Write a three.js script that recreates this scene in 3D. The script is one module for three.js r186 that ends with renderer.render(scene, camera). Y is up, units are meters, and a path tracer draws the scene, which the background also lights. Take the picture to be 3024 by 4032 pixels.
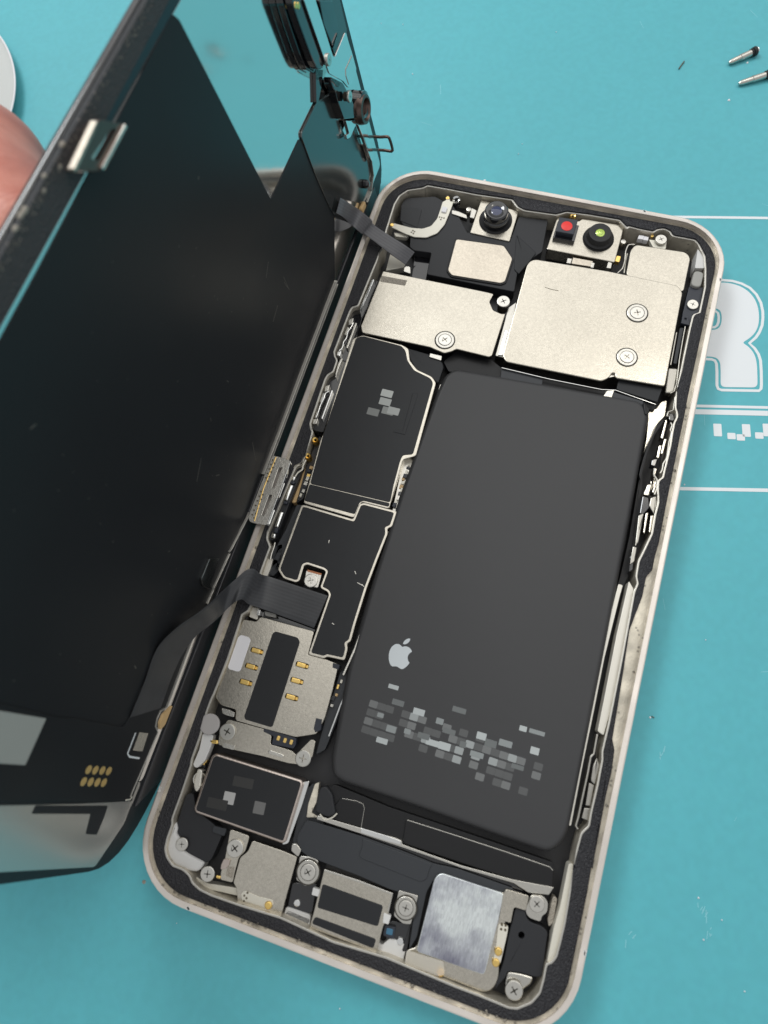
import * as THREE from 'three';
import { mergeGeometries, mergeVertices, toCreasedNormals } from 'three/addons/utils/BufferGeometryUtils.js';
import { MarchingCubes } from 'three/addons/objects/MarchingCubes.js';
import { RectAreaLightUniformsLib } from 'three/addons/lights/RectAreaLightUniformsLib.js';

// ---------------------------------------------------------------- camera, light, exposure
const scene = new THREE.Scene();
const camera = new THREE.PerspectiveCamera(73.3416, 768 / 1024, 0.005, 10);
camera.position.set(0.00650, 0.12598, 0.03435);
camera.up.set(-0.25877, 0.29289, -0.92046);
camera.lookAt(new THREE.Vector3(-0.16135, -0.95264, -0.25777).add(camera.position));
camera.focus = 0.131;
camera.userData.fStop = 20;
scene.add(camera);
const renderer = new THREE.WebGLRenderer({ antialias: true });
renderer.toneMapping = THREE.LinearToneMapping;
renderer.toneMappingExposure = 1.2;
renderer.shadowMap.enabled = true;
RectAreaLightUniformsLib.init();
scene.background = new THREE.Color().setRGB(0.43, 0.435, 0.44);        // the dim workshop around the bench
function lamp(x, y, z, w, h, power, tx, tz, col) {                    // a ceiling / bench lamp, above and outside the frame
  const l = new THREE.RectAreaLight(new THREE.Color().setRGB(...col), power, w, h);
  l.position.set(x, y, z); l.lookAt(tx, 0, tz); l.name = 'bench_lamp'; scene.add(l);
}
lamp(0.02, 1.00, -0.50, 1.6, 1.0, 0.80, 0.0, -0.05, [1, 0.985, 0.95]);
lamp(0.17, 0.72, -0.36, 0.09, 0.08, 7, 0.02, -0.02, [1, 0.95, 0.84]);
lamp(-0.30, 0.46, -0.26, 0.20, 0.16, 11.0, -0.10, -0.10, [0.95, 0.99, 1]);

// ---------------------------------------------------------------- helpers (lengths in millimetres, scaled to metres at the end)
const MM = 0.001;
let seed = 20241;
const rnd = () => { seed = (seed * 1664525 + 1013904223) >>> 0; return seed / 4294967296; };
const hash = (x, y, s) => { let h = (x * 374761393 + y * 668265263 + s * 2147483647) | 0; h = Math.imul(h ^ (h >>> 13), 1274126177); return ((h ^ (h >>> 16)) >>> 0) / 4294967296; };
function vnoise(x, y, p, s) {                                          // tileable value noise, period p
  const xi = Math.floor(x), yi = Math.floor(y), fx = x - xi, fy = y - yi, m = (v) => ((v % p) + p) % p;
  const u = fx * fx * (3 - 2 * fx), v = fy * fy * (3 - 2 * fy);
  const a = hash(m(xi), m(yi), s), b = hash(m(xi + 1), m(yi), s), c = hash(m(xi), m(yi + 1), s), d = hash(m(xi + 1), m(yi + 1), s);
  return a + (b - a) * u + (c - a) * v + (a - b - c + d) * u * v;
}
function fbm(u, v, base, oct, s) { let t = 0, a = 0.5, n = 0; for (let o = 0; o < oct; o++) { const p = base << o; t += a * vnoise(u * p, v * p, p, s + o); n += a; a *= 0.5; } return t / n; }
function tex(size, sizeMM, fn, srgb) {                                 // fn(u, v) -> grey or [r, g, b]
  const d = new Uint8Array(size * size * 4);
  for (let j = 0; j < size; j++) for (let i = 0; i < size; i++) {
    const c = fn((i + 0.5) / size, (j + 0.5) / size), k = (j * size + i) * 4, q = (x) => Math.max(0, Math.min(255, Math.round(x * 255)));
    if (typeof c === 'number') d[k] = d[k + 1] = d[k + 2] = q(c); else { d[k] = q(c[0]); d[k + 1] = q(c[1]); d[k + 2] = q(c[2]); }
    d[k + 3] = 255;
  }
  const t = new THREE.DataTexture(d, size, size);
  t.wrapS = t.wrapT = THREE.RepeatWrapping; t.magFilter = THREE.LinearFilter; t.minFilter = THREE.LinearMipmapLinearFilter;
  t.repeat.set(1 / sizeMM, 1 / sizeMM); if (srgb) t.colorSpace = THREE.SRGBColorSpace; t.needsUpdate = true;
  return t;
}
const T = {
  grain: tex(256, 24, (u, v) => 0.75 * hash(Math.floor(u * 128), Math.floor(v * 128), 3) + 0.25 * vnoise(u * 64, v * 64, 64, 5)),
  roughVar: tex(256, 60, (u, v) => 0.72 + 0.5 * (fbm(u, v, 4, 5, 9) - 0.5) + 0.15 * (hash(Math.floor(u * 256), Math.floor(v * 256), 4) - 0.5)),
  cloth: tex(256, 12, (u, v) => Math.pow(fbm(u, v, 24, 3, 21), 1.5)),
  felt: tex(256, 7, (u, v) => 0.6 * vnoise(u * 34, v * 34, 34, 40) + 0.4 * vnoise(u * 90, v * 90, 90, 41)),
  fine: tex(256, 16, (u, v) => hash(Math.floor(u * 256), Math.floor(v * 256), 8) * 0.5 + 0.5 * fbm(u, v, 48, 2, 14)),
  smear: tex(256, 26, (u, v) => {                                       // brushed, smeared magnet plate: violet grey and whitish
    const n = fbm(u, v, 3, 6, 61), m = fbm(u, v, 12, 4, 77), w = Math.max(0, Math.min(1, (0.7 * n + 0.3 * m - 0.30) * 2.6)), b = 0.10 * (hash(Math.floor(u * 256), Math.floor(v * 40), 19) - 0.5);
    return [0.50 + 0.36 * w + b, 0.50 + 0.38 * w + b, 0.56 + 0.32 * w + b];
  }, true),
  matTone: tex(512, 420, (u, v) => { const n = fbm(u, v, 4, 5, 31), g = hash(Math.floor(u * 512), Math.floor(v * 512), 2); const k = 0.93 + 0.1 * n + 0.03 * (g - 0.5); return [0.340 * k, 0.700 * k, 0.742 * k]; }, true),
  rimWear: tex(256, 40, (u, v) => { const n = fbm(u, v, 8, 5, 91), s = 0.97 + 0.12 * (n - 0.5); return [0.93 * s, 0.895 * s, 0.86 * s]; }, true),
  ledgeWear: tex(256, 22, (u, v) => { const n = fbm(u, v, 10, 5, 17), k = 0.80 + 0.35 * (n - 0.4), s = hash(Math.floor(u * 64), Math.floor(v * 64), 6) > 0.985 ? 0.75 : 1; return [0.98 * k * s, 0.945 * k * s, 0.87 * k * s]; }, true),
  metalTone: tex(512, 44, (u, v) => { const k = 0.93 + 0.07 * (hash(Math.floor(u * 256), Math.floor(v * 256), 44) - 0.5) + 0.04 * (vnoise(u * 128, v * 128, 128, 45) - 0.5) + 0.10 * (fbm(u, v, 4, 4, 46) - 0.5); return [k, k, k]; }, true),
  traces: tex(256, 8, (u, v) => { const k = 0.93 + 0.05 * Math.sin(u * Math.PI * 2 * 13) + 0.12 * (fbm(u, v, 6, 3, 71) - 0.5); return [k, k, k]; }, true),
  smudge: tex(256, 90, (u, v) => 0.62 + 0.9 * Math.max(0, fbm(u, v, 4, 5, 201) - 0.35)),
  skin: tex(256, 30, (u, v) => { const n = 1.5 * fbm(u, v, 6, 5, 55) - 0.3 + 0.25 * Math.sin(u * Math.PI * 2 * 40 + 5 * fbm(u, v, 4, 3, 58)); return [0.70 + 0.1 * n, 0.40 + 0.13 * n, 0.34 + 0.12 * n]; }, true),
  foil: tex(256, 24, (u, v) => 0.5 * fbm(u, v, 3, 6, 33) + 0.5 * fbm(u, v, 12, 3, 36)),
};
function M(rgb, rough, metal = 0, extra = {}) { const m = new THREE.MeshPhysicalMaterial({ roughness: rough, metalness: metal, side: THREE.DoubleSide, ...extra }); m.color.setRGB(...rgb); return m; }
const mat = {
  mat: M([1, 1, 1], 0.55, 0, { map: T.matTone, bumpMap: T.fine, bumpScale: 0.00001 }),
  print: M([0.76, 0.79, 0.81], 0.6, 0, { bumpMap: T.fine, bumpScale: 0.00001 }),
  rim: M([1, 1, 1], 0.26, 0.5, { map: T.rimWear, bumpMap: T.fine, bumpScale: 0.000006 }),
  ledge: M([1, 1, 1], 0.42, 0.4, { map: T.ledgeWear, bumpMap: T.grain, bumpScale: 0.00003 }),
  lip: M([0.62, 0.60, 0.55], 0.34, 0.7),
  wall: M([0.72, 0.69, 0.62], 0.42, 0.5, { bumpMap: T.fine, bumpScale: 0.00001 }),
  gasket: M([0.028, 0.028, 0.032], 0.38, 0, { specularIntensity: 0.6, bumpMap: T.felt, bumpScale: 0.00022 }),
  floor: M([0.03, 0.03, 0.032], 0.5, 0.2),
  battery: M([0.049, 0.0492, 0.051], 0.42, 0, { specularIntensity: 0.6, bumpMap: T.foil, bumpScale: 0.00003 }),
  film: M([0.020, 0.0215, 0.024], 0.46, 0, { specularIntensity: 0.6, bumpMap: T.foil, bumpScale: 0.00005 }),
  edgeGloss: M([0.085, 0.085, 0.09], 0.26, 0.6),
  tape: M([0.012, 0.012, 0.013], 0.42, 0, { specularIntensity: 0.6, bumpMap: T.foil, bumpScale: 0.00003 }),
  plastic: M([0.026, 0.027, 0.030], 0.48, 0, { specularIntensity: 0.6, bumpMap: T.fine, bumpScale: 0.000008 }),
  ribbon: M([0.050, 0.052, 0.057], 0.36, 0, { map: T.traces, bumpMap: T.traces, bumpScale: 0.00001 }),
  flexGrey: M([0.13, 0.13, 0.14], 0.46, 0, { map: T.traces }),
  flex: M([0.040, 0.043, 0.048], 0.40, 0, { specularIntensity: 0.6, bumpMap: T.foil, bumpScale: 0.00004 }),
  nickel: M([0.69, 0.645, 0.555], 0.35, 1, { map: T.metalTone, roughnessMap: T.roughVar, bumpMap: T.grain, bumpScale: 0.000005 }),
  nickelSmooth: M([0.60, 0.58, 0.53], 0.26, 1, { bumpMap: T.grain, bumpScale: 0.000012 }),
  champagne: M([0.70, 0.63, 0.53], 0.42, 1, { map: T.metalTone, bumpMap: T.cloth, bumpScale: 0.000012 }),
  copperDark: M([0.17, 0.12, 0.105], 0.34, 1),
  copper: M([0.58, 0.50, 0.45], 0.34, 1, { bumpMap: T.grain, bumpScale: 0.00002 }),
  magnet: M([1, 1, 1], 0.40, 0.75, { map: T.smear, bumpMap: T.foil, bumpScale: 0.00006 }),
  steel: M([0.86, 0.86, 0.84], 0.10, 1),
  satinMirror: M([0.60, 0.585, 0.55], 0.27, 0.7, { bumpMap: T.foil, bumpScale: 0.00001 }),
  mirror: M([0.82, 0.82, 0.80], 0.09, 1, { bumpMap: T.foil, bumpScale: 0.00001 }),
  screw: M([0.66, 0.64, 0.59], 0.30, 1, { bumpMap: T.grain, bumpScale: 0.00001 }),
  screwGrey: M([0.55, 0.54, 0.50], 0.34, 1),
  gold: M([0.95, 0.66, 0.22], 0.28, 1),
  goldPad: M([0.80, 0.55, 0.22], 0.45, 0.6),
  cream: M([0.72, 0.69, 0.60], 0.45, 0.3),
  whitePlastic: M([0.66, 0.655, 0.64], 0.45),
  whitePaper: M([0.80, 0.79, 0.81], 0.7),
  greyPaper: M([0.36, 0.355, 0.33], 0.8),
  greyPad: M([0.42, 0.40, 0.39], 0.75),
  ink: M([0.56, 0.60, 0.62], 0.55),
  glass: M([0.010, 0.011, 0.013], 0.08, 0, { clearcoat: 1, clearcoatRoughness: 0.05 }),
  bezel: M([0.016, 0.018, 0.021], 0.36, 0, { specularIntensity: 0.6, bumpMap: T.felt, bumpScale: 0.00002 }),
  sheet: M([0.0175, 0.0185, 0.0205], 0.5, 0, { roughnessMap: T.smudge, specularIntensity: 0.4, bumpMap: T.foil, bumpScale: 0.00001 }),
  sheetEdge: M([0.010, 0.022, 0.030], 0.42),
  darkMirror: M([0.16, 0.17, 0.17], 0.16, 0.9),
  lens: M([0.006, 0.006, 0.008], 0.12, 0, { clearcoat: 1, clearcoatRoughness: 0.03 }),
  lensBlue: M([0.01, 0.02, 0.08], 0.05, 0, { clearcoat: 1 }),
  red: M([0.80, 0.03, 0.025], 0.4),
  green: M([0.45, 0.62, 0.10], 0.15, 0.3, { clearcoat: 1, bumpMap: T.grain, bumpScale: 0.0001 }),
  rubber: M([0.012, 0.012, 0.013], 0.6),
  amber: M([0.62, 0.42, 0.20], 0.4),
  orange: M([0.55, 0.22, 0.10], 0.5),
  clearTape: M([0.95, 0.93, 0.88], 0.15, 0, { transmission: 0.75, thickness: 0 }),
  bluechip: M([0.05, 0.16, 0.26], 0.3),
  connector: M([0.022, 0.026, 0.038], 0.42),
  skin: M([1, 1, 1], 0.48, 0, { map: T.skin, bumpMap: T.cloth, bumpScale: 0.0001, sheen: 0.3 }),
  nail: M([0.78, 0.46, 0.40], 0.28, 0, { clearcoat: 0.5 }),
  dish: M([0.74, 0.76, 0.74], 0.35, 0, { transmission: 0.25, thickness: 0 }),
  residue: M([0.42, 0.38, 0.32], 0.8, 0, { bumpMap: T.felt, bumpScale: 0.0003 }),
  grime: M([0.10, 0.08, 0.05], 0.8),
  slotShade: M([0.045, 0.04, 0.03], 0.5, 0.2),  // near-black colour paints the shade in screw slots and around washers
  spring: M([0.40, 0.385, 0.35], 0.34, 1),
};
const counts = {};
function numbered(n) { counts[n] = (counts[n] ?? -1) + 1; return counts[n] ? n + '_' + String(counts[n]).padStart(3, '0') : n; }
function fin(g) { g = g.clone(); g.scale(MM, MM, MM); return g; }
function put(parent, name, g, m, label, kind) {
  const o = new THREE.Mesh(fin(g), m); o.name = parent === scene ? numbered(name) : name; o.castShadow = o.receiveShadow = true;
  if (label) o.userData.label = label; if (kind) o.userData.kind = kind;
  parent.add(o); return o;
}
function thing(name, label, category, group) { const o = new THREE.Group(); o.name = numbered(name); o.userData = { label, category }; if (group) o.userData.group = group; scene.add(o); return o; }
const area = (p) => { let a = 0; for (let i = 0; i < p.length; i++) { const q = p[(i + 1) % p.length]; a += p[i][0] * q[1] - q[0] * p[i][1]; } return a / 2; };
function fillet(p, r) {                                                 // rounds the corners of an outline
  if (!r) return p.map((q) => q.slice());
  const o = [], n = p.length;
  for (let i = 0; i < n; i++) {
    const a = p[(i + n - 1) % n], b = p[i], c = p[(i + 1) % n], la = Math.hypot(a[0] - b[0], a[1] - b[1]), lc = Math.hypot(c[0] - b[0], c[1] - b[1]);
    const d = Math.min(r, la * 0.48, lc * 0.48); if (d < 1e-4) { o.push(b); continue; }
    const A = [b[0] + (a[0] - b[0]) / la * d, b[1] + (a[1] - b[1]) / la * d], C = [b[0] + (c[0] - b[0]) / lc * d, b[1] + (c[1] - b[1]) / lc * d];
    for (let k = 0; k <= 5; k++) { const t = k / 5, s = 1 - t; o.push([s * s * A[0] + 2 * s * t * b[0] + t * t * C[0], s * s * A[1] + 2 * s * t * b[1] + t * t * C[1]]); }
  }
  return o;
}
function offset(p, d) {                                                 // d > 0 grows the outline
  const s = area(p) > 0 ? 1 : -1, n = p.length;
  return p.map((b, i) => {
    const a = p[(i + n - 1) % n], c = p[(i + 1) % n];
    let e1 = [b[0] - a[0], b[1] - a[1]], e2 = [c[0] - b[0], c[1] - b[1]]; const l1 = Math.hypot(...e1) || 1, l2 = Math.hypot(...e2) || 1;
    const n1 = [e1[1] / l1 * s, -e1[0] / l1 * s], n2 = [e2[1] / l2 * s, -e2[0] / l2 * s], k = Math.max(0.5, 1 + n1[0] * n2[0] + n1[1] * n2[1]);
    return [b[0] + (n1[0] + n2[0]) / k * d, b[1] + (n1[1] + n2[1]) / k * d];
  });
}
function shapeOf(p) { return new THREE.Shape(p.map(([x, z]) => new THREE.Vector2(x, -z))); }
function plate(p, y0, y1, o = {}) {                                     // outline in (x, z), from height y0 to y1, edges bevelled inwards
  const s = shapeOf(fillet(p, o.r ?? 0.2)); for (const h of o.holes ?? []) s.holes.push(new THREE.Path(fillet(h, o.hr ?? o.r ?? 0.2).map(([x, z]) => new THREE.Vector2(x, -z))));
  const b = Math.min(o.bevel ?? 0.06, (y1 - y0) * 0.45), w = o.bw ?? b;
  const g = new THREE.ExtrudeGeometry(s, { depth: y1 - y0 - 2 * b, bevelEnabled: b > 0, bevelThickness: b, bevelSize: w, bevelOffset: -w, bevelSegments: o.seg ?? 2, curveSegments: 4, steps: 1 });
  g.translate(0, 0, y0 + b); g.rotateX(-Math.PI / 2);
  return o.smooth ? toCreasedNormals(g, o.smooth) : g;
}
const disc = (x, z, r, n = 24) => Array.from({ length: n }, (_, i) => [x + r * Math.cos(i / n * 2 * Math.PI), z + r * Math.sin(i / n * 2 * Math.PI)]);
const rectAt = (x, z, w, h, a = 0) => [[-w / 2, -h / 2], [w / 2, -h / 2], [w / 2, h / 2], [-w / 2, h / 2]].map(([u, v]) => [x + u * Math.cos(a) - v * Math.sin(a), z + u * Math.sin(a) + v * Math.cos(a)]);
function rrect(w, l, r, cx = 0, cz = 0, n = 10) { const o = []; for (const [sx, sz, a0] of [[1, -1, -90], [1, 1, 0], [-1, 1, 90], [-1, -1, 180]]) for (let k = 0; k <= n; k++) { const a = (a0 + 90 * k / n) * Math.PI / 180; o.push([cx + sx * (w / 2 - r) + r * Math.cos(a), cz + sz * (l / 2 - r) + r * Math.sin(a)]); } return o; }
function lathe(prof, x, z, seg = 40) { const g = new THREE.LatheGeometry(prof.map(([r, y]) => new THREE.Vector2(r, y)), seg); g.translate(x, 0, z); return toCreasedNormals(g, 0.5); }
function strip(pts, w, y0, y1, o) {                                     // a bar of width w along an open line
  const n = pts.length, L = [], R = [];
  for (let i = 0; i < n; i++) { const a = pts[Math.max(0, i - 1)], c = pts[Math.min(n - 1, i + 1)], dx = c[0] - a[0], dz = c[1] - a[1], l = Math.hypot(dx, dz) || 1; L.push([pts[i][0] - dz / l * w / 2, pts[i][1] + dx / l * w / 2]); R.unshift([pts[i][0] + dz / l * w / 2, pts[i][1] - dx / l * w / 2]); }
  return plate([...L, ...R], y0, y1, { r: w * 0.3, bevel: Math.min(0.05, w * 0.2), ...o });
}
function tube(pts, r, n = 40, closed = false) { return new THREE.TubeGeometry(new THREE.CatmullRomCurve3(pts.map((p) => new THREE.Vector3(...p)), closed, 'catmullrom', 0.3), n, r, 8, closed); }
function ribbon(A, B, th) {                                             // a flat cable between two edge curves
  const ca = new THREE.CatmullRomCurve3(A.map((p) => new THREE.Vector3(...p))), cb = new THREE.CatmullRomCurve3(B.map((p) => new THREE.Vector3(...p))), N = 90, K = 6, pos = [], uv = [], idx = [];
  let len = 0, prev = null;
  for (let s = 0; s < 2; s++) for (let i = 0; i <= N; i++) {
    const t = i / N, a = ca.getPoint(t), b = cb.getPoint(t), ta = ca.getTangent(t), w = b.clone().sub(a), nrm = w.clone().cross(ta).normalize();
    if (s === 0) { const m = a.clone().add(b).multiplyScalar(0.5); if (prev) len += m.distanceTo(prev); prev = m; }
    for (let k = 0; k <= K; k++) { const p = a.clone().lerp(b, k / K).addScaledVector(nrm, (s - 0.5) * th); pos.push(p.x, p.y, p.z); uv.push(w.length() * k / K, i * 0.5); }
  }
  const V = (s, i, k) => s * (N + 1) * (K + 1) + i * (K + 1) + k, q = (a, b, c, d) => idx.push(a, b, c, a, c, d);
  for (let i = 0; i < N; i++) { for (let k = 0; k < K; k++) { q(V(0, i, k), V(0, i + 1, k), V(0, i + 1, k + 1), V(0, i, k + 1)); q(V(1, i, k), V(1, i, k + 1), V(1, i + 1, k + 1), V(1, i + 1, k)); } q(V(0, i, 0), V(1, i, 0), V(1, i + 1, 0), V(0, i + 1, 0)); q(V(0, i, K), V(0, i + 1, K), V(1, i + 1, K), V(1, i, K)); }
  const g = new THREE.BufferGeometry(); g.setAttribute('position', new THREE.Float32BufferAttribute(pos, 3)); g.setAttribute('uv', new THREE.Float32BufferAttribute(uv, 2)); g.setIndex(idx); g.computeVertexNormals();
  return g;
}
const merge = (l) => mergeGeometries(l.map((g) => { const k = g.index ? g.toNonIndexed() : g; for (const n of Object.keys(k.attributes)) if (!['position', 'normal', 'uv'].includes(n)) k.deleteAttribute(n); return k; }));
function cross(r, w, a) { return [[-w, -r], [w, -r], [w, -w], [r, -w], [r, w], [w, w], [w, r], [-w, r], [-w, w], [-r, w], [-r, -w], [-w, -w]].map(([x, z]) => [x * Math.cos(a) - z * Math.sin(a), x * Math.sin(a) + z * Math.cos(a)]); }
function screw(parent, [x, z], y, r, o = {}) {                           // a cross-head screw: bevelled head, real slot with painted shade, optional washer ring
  const a = rnd() * 3, c = cross(r * 0.56, r * 0.165, a).map(([u, v]) => [x + u, z + v]);
  const s = put(parent, 'screw', plate(disc(x, z, r, 28), y - 0.45, y, { r: 0, bevel: 0.14, seg: 3, holes: [c], hr: 0.04 }), o.m ?? mat.screw, o.label);
  put(s, 'cross_recess', plate(disc(x, z, r * 0.8, 16), y - (o.tall ?? 1.2), y - 0.34, { r: 0, bevel: 0 }), mat.slotShade);
  if (o.ring) put(s, 'washer_shade_ring', plate(disc(x, z, r * 1.58, 32), y - 0.5, y - 0.22, { r: 0, bevel: 0, holes: [disc(x, z, r * 1.0, 28)], hr: 0 }), mat.slotShade);  // dark ring paints the shade line around the washer
  if (o.ring) put(s, 'washer', plate(disc(x, z, r * 1.42, 32), y - 0.5, y - 0.1, { r: 0, bevel: 0.08, holes: [disc(x, z, r * 1.10, 28)], hr: 0 }), mat.nickelSmooth);
  return s;
}

// ---------------------------------------------------------------- the bench: mat with its printed lettering
const bench = thing('work_mat', 'teal rubber work mat with white printed lines and a big letter', 'mat');
bench.userData.kind = 'structure';
{
  const g = new THREE.PlaneGeometry(1400, 1400, 1, 1); g.rotateX(-Math.PI / 2);
  const p = g.attributes.position, u = g.attributes.uv; for (let i = 0; i < p.count; i++) u.setXY(i, p.getX(i), p.getZ(i));
  put(bench, 'mat_sheet', g, mat.mat);
  const ink = (pts, r = 0) => plate(pts, 0.01, 0.05, { r, bevel: 0 });
  put(bench, 'printed_line', ink([[22.6,-78.91],[43.95,-83.57],[44.04,-82.97],[22.71,-78.31]]), mat.print);
  put(bench, 'printed_line', ink([[34.72,-36.41],[50.2,-40.09],[50.28,-39.54],[34.82,-35.85]]), mat.print);
  put(bench, 'printed_line', ink([[34.89,-35.44],[50.34,-39.12],[50.49,-38.08],[35.08,-34.39]]), mat.print);
  put(bench, 'printed_line', ink([[35.8,-19.1],[52.6,-23.41],[52.7,-22.73],[35.91,-18.46]]), mat.print);
  const letter = [[33.8,-63.64],[37.41,-65.46],[39.1,-65.69],[41.07,-65.48],[42.92,-64.61],[44.3,-63.19],[45.19,-61.45],[45.75,-59.26],[45.88,-57.23],[45.55,-55.49],[44.73,-54.01],[43.48,-52.61],[44.6,-52.13],[45.67,-51.23],[46.4,-50.05],[46.91,-48.44],[47.34,-46.09],[47.73,-43.56],[41.06,-41.91],[40.53,-45.3],[40.12,-47.18],[39.4,-48.04],[38.34,-48.09],[34.89,-47.33]];
  const bowl = [[35.93,-58.74],[37.58,-59.16],[38.22,-58.87],[38.68,-57.87],[38.9,-56.5],[38.84,-55.33],[38.44,-54.53],[37.56,-54.05],[36.33,-53.79]];
  put(bench, 'printed_letter', plate(letter, 0.01, 0.05, { r: 1, bevel: 0, holes: [bowl], hr: 0.6 }), mat.print);
  const line = (pts, w) => strip(pts, w, 0.01, 0.05, { bevel: 0, r: 0.1 });
  put(bench, 'letter_outline', line([[33.54,-65.18],[37.53,-66.05],[39.44,-66.31],[41.29,-66.12],[43,-65.5],[44.46,-64.28],[45.56,-62.58],[46.22,-60.67],[46.47,-59.18],[46.57,-57.41],[46.3,-55.81],[45.82,-54.42],[44.81,-52.82],[45.98,-51.93],[46.87,-50.79],[47.42,-49.56],[47.89,-47.22],[48.34,-44.4],[48.4,-43.45],[48.13,-42.94],[41.33,-41.3],[40.69,-41.42],[40.34,-42.06],[39.84,-45.12],[39.48,-46.76],[39.09,-47.36],[38.44,-47.49],[34.98,-46.8]], 0.55), mat.print);
  put(bench, 'letter_outline', line([[35.61,-58.06],[37.36,-58.5],[37.9,-58.19],[38.19,-57.36],[38.33,-56.23],[38.21,-55.29],[37.8,-54.78],[36.24,-54.33]], 0.5), mat.print);
  const word = [];
  const cell = [[42,-32.75],[44.66,-32.17],[47.1,-34.02],[49.53,-33.59],[50.75,-35.1],[46.34,-32.33]];
  cell.forEach(([x, z], i) => word.push(ink(rectAt(x, z, 1.5, i % 2 ? 1.3 : 2.6, -0.22), 0.2)));
  put(bench, 'printed_word', merge(word), mat.print, 'faded illegible printed word', 'stuff');
  const bits = [];
  for (const [x, z, r] of [...Array.from({ length: 70 }, () => [-110 + 190 * rnd(), -170 + 270 * rnd(), 0.07 + 0.1 * rnd()]), [...[33.56,-124.41], 0.25], [...[-15.94,-79.47], 0.35], [...[53.99,53.5], 0.14], [...[39.95,23.02], 0.2], [...[52.26,47.92], 0.16], [...[31.35,-112.85], 0.3]]) bits.push(lathe([[0, 0.25], [r * 0.6, 0.2], [r, 0.02]], x, z, 8));
  put(bench, 'dust_specks', merge(bits), mat.whitePaper, undefined, 'stuff');
  const sc = [];
  for (let i = 0; i < 46; i++) { const x = -110 + 190 * rnd(), z = -170 + 270 * rnd(), l = 0.6 + 2.5 * rnd(), w = 0.05 + 0.1 * rnd(), a = rnd() * 3.1; sc.push(plate(rectAt(x, z, l, w, a), 0.004, 0.012, { r: 0.02, bevel: 0 })); }
  for (const [x, z] of [[53.58,49.93],[54.48,51.86],[52.97,48.63],[42.59,27.99],[-24.11,70.76],[43.3,57.05]]) for (let k = 0; k < 4; k++) sc.push(plate(rectAt(x + 1.2 * (rnd() - 0.5), z + 2 * (rnd() - 0.5), 0.3 + 1.2 * rnd(), 0.12, 1.2 + rnd()), 0.004, 0.012, { r: 0.03, bevel: 0 }));
  put(bench, 'scuff_marks', merge(sc), M([0.22, 0.56, 0.62], 0.5), undefined, 'stuff');
  put(bench, 'fibre', tube([[19.13,0.2,-119.44],[19.54,0.2,-120.81],[19.92,0.2,-121.92]], 0.13, 12), mat.grime, 'short dark fibre');
  put(bench, 'fibre', tube([[41.96,0.2,-47.46],[41.99,0.2,-47.64]].concat([[40.07,0.2,22.79],[40.56,0.2,22.88]]).slice(2), 0.08, 6), mat.grime, 'tiny dark fibre');
}

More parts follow.
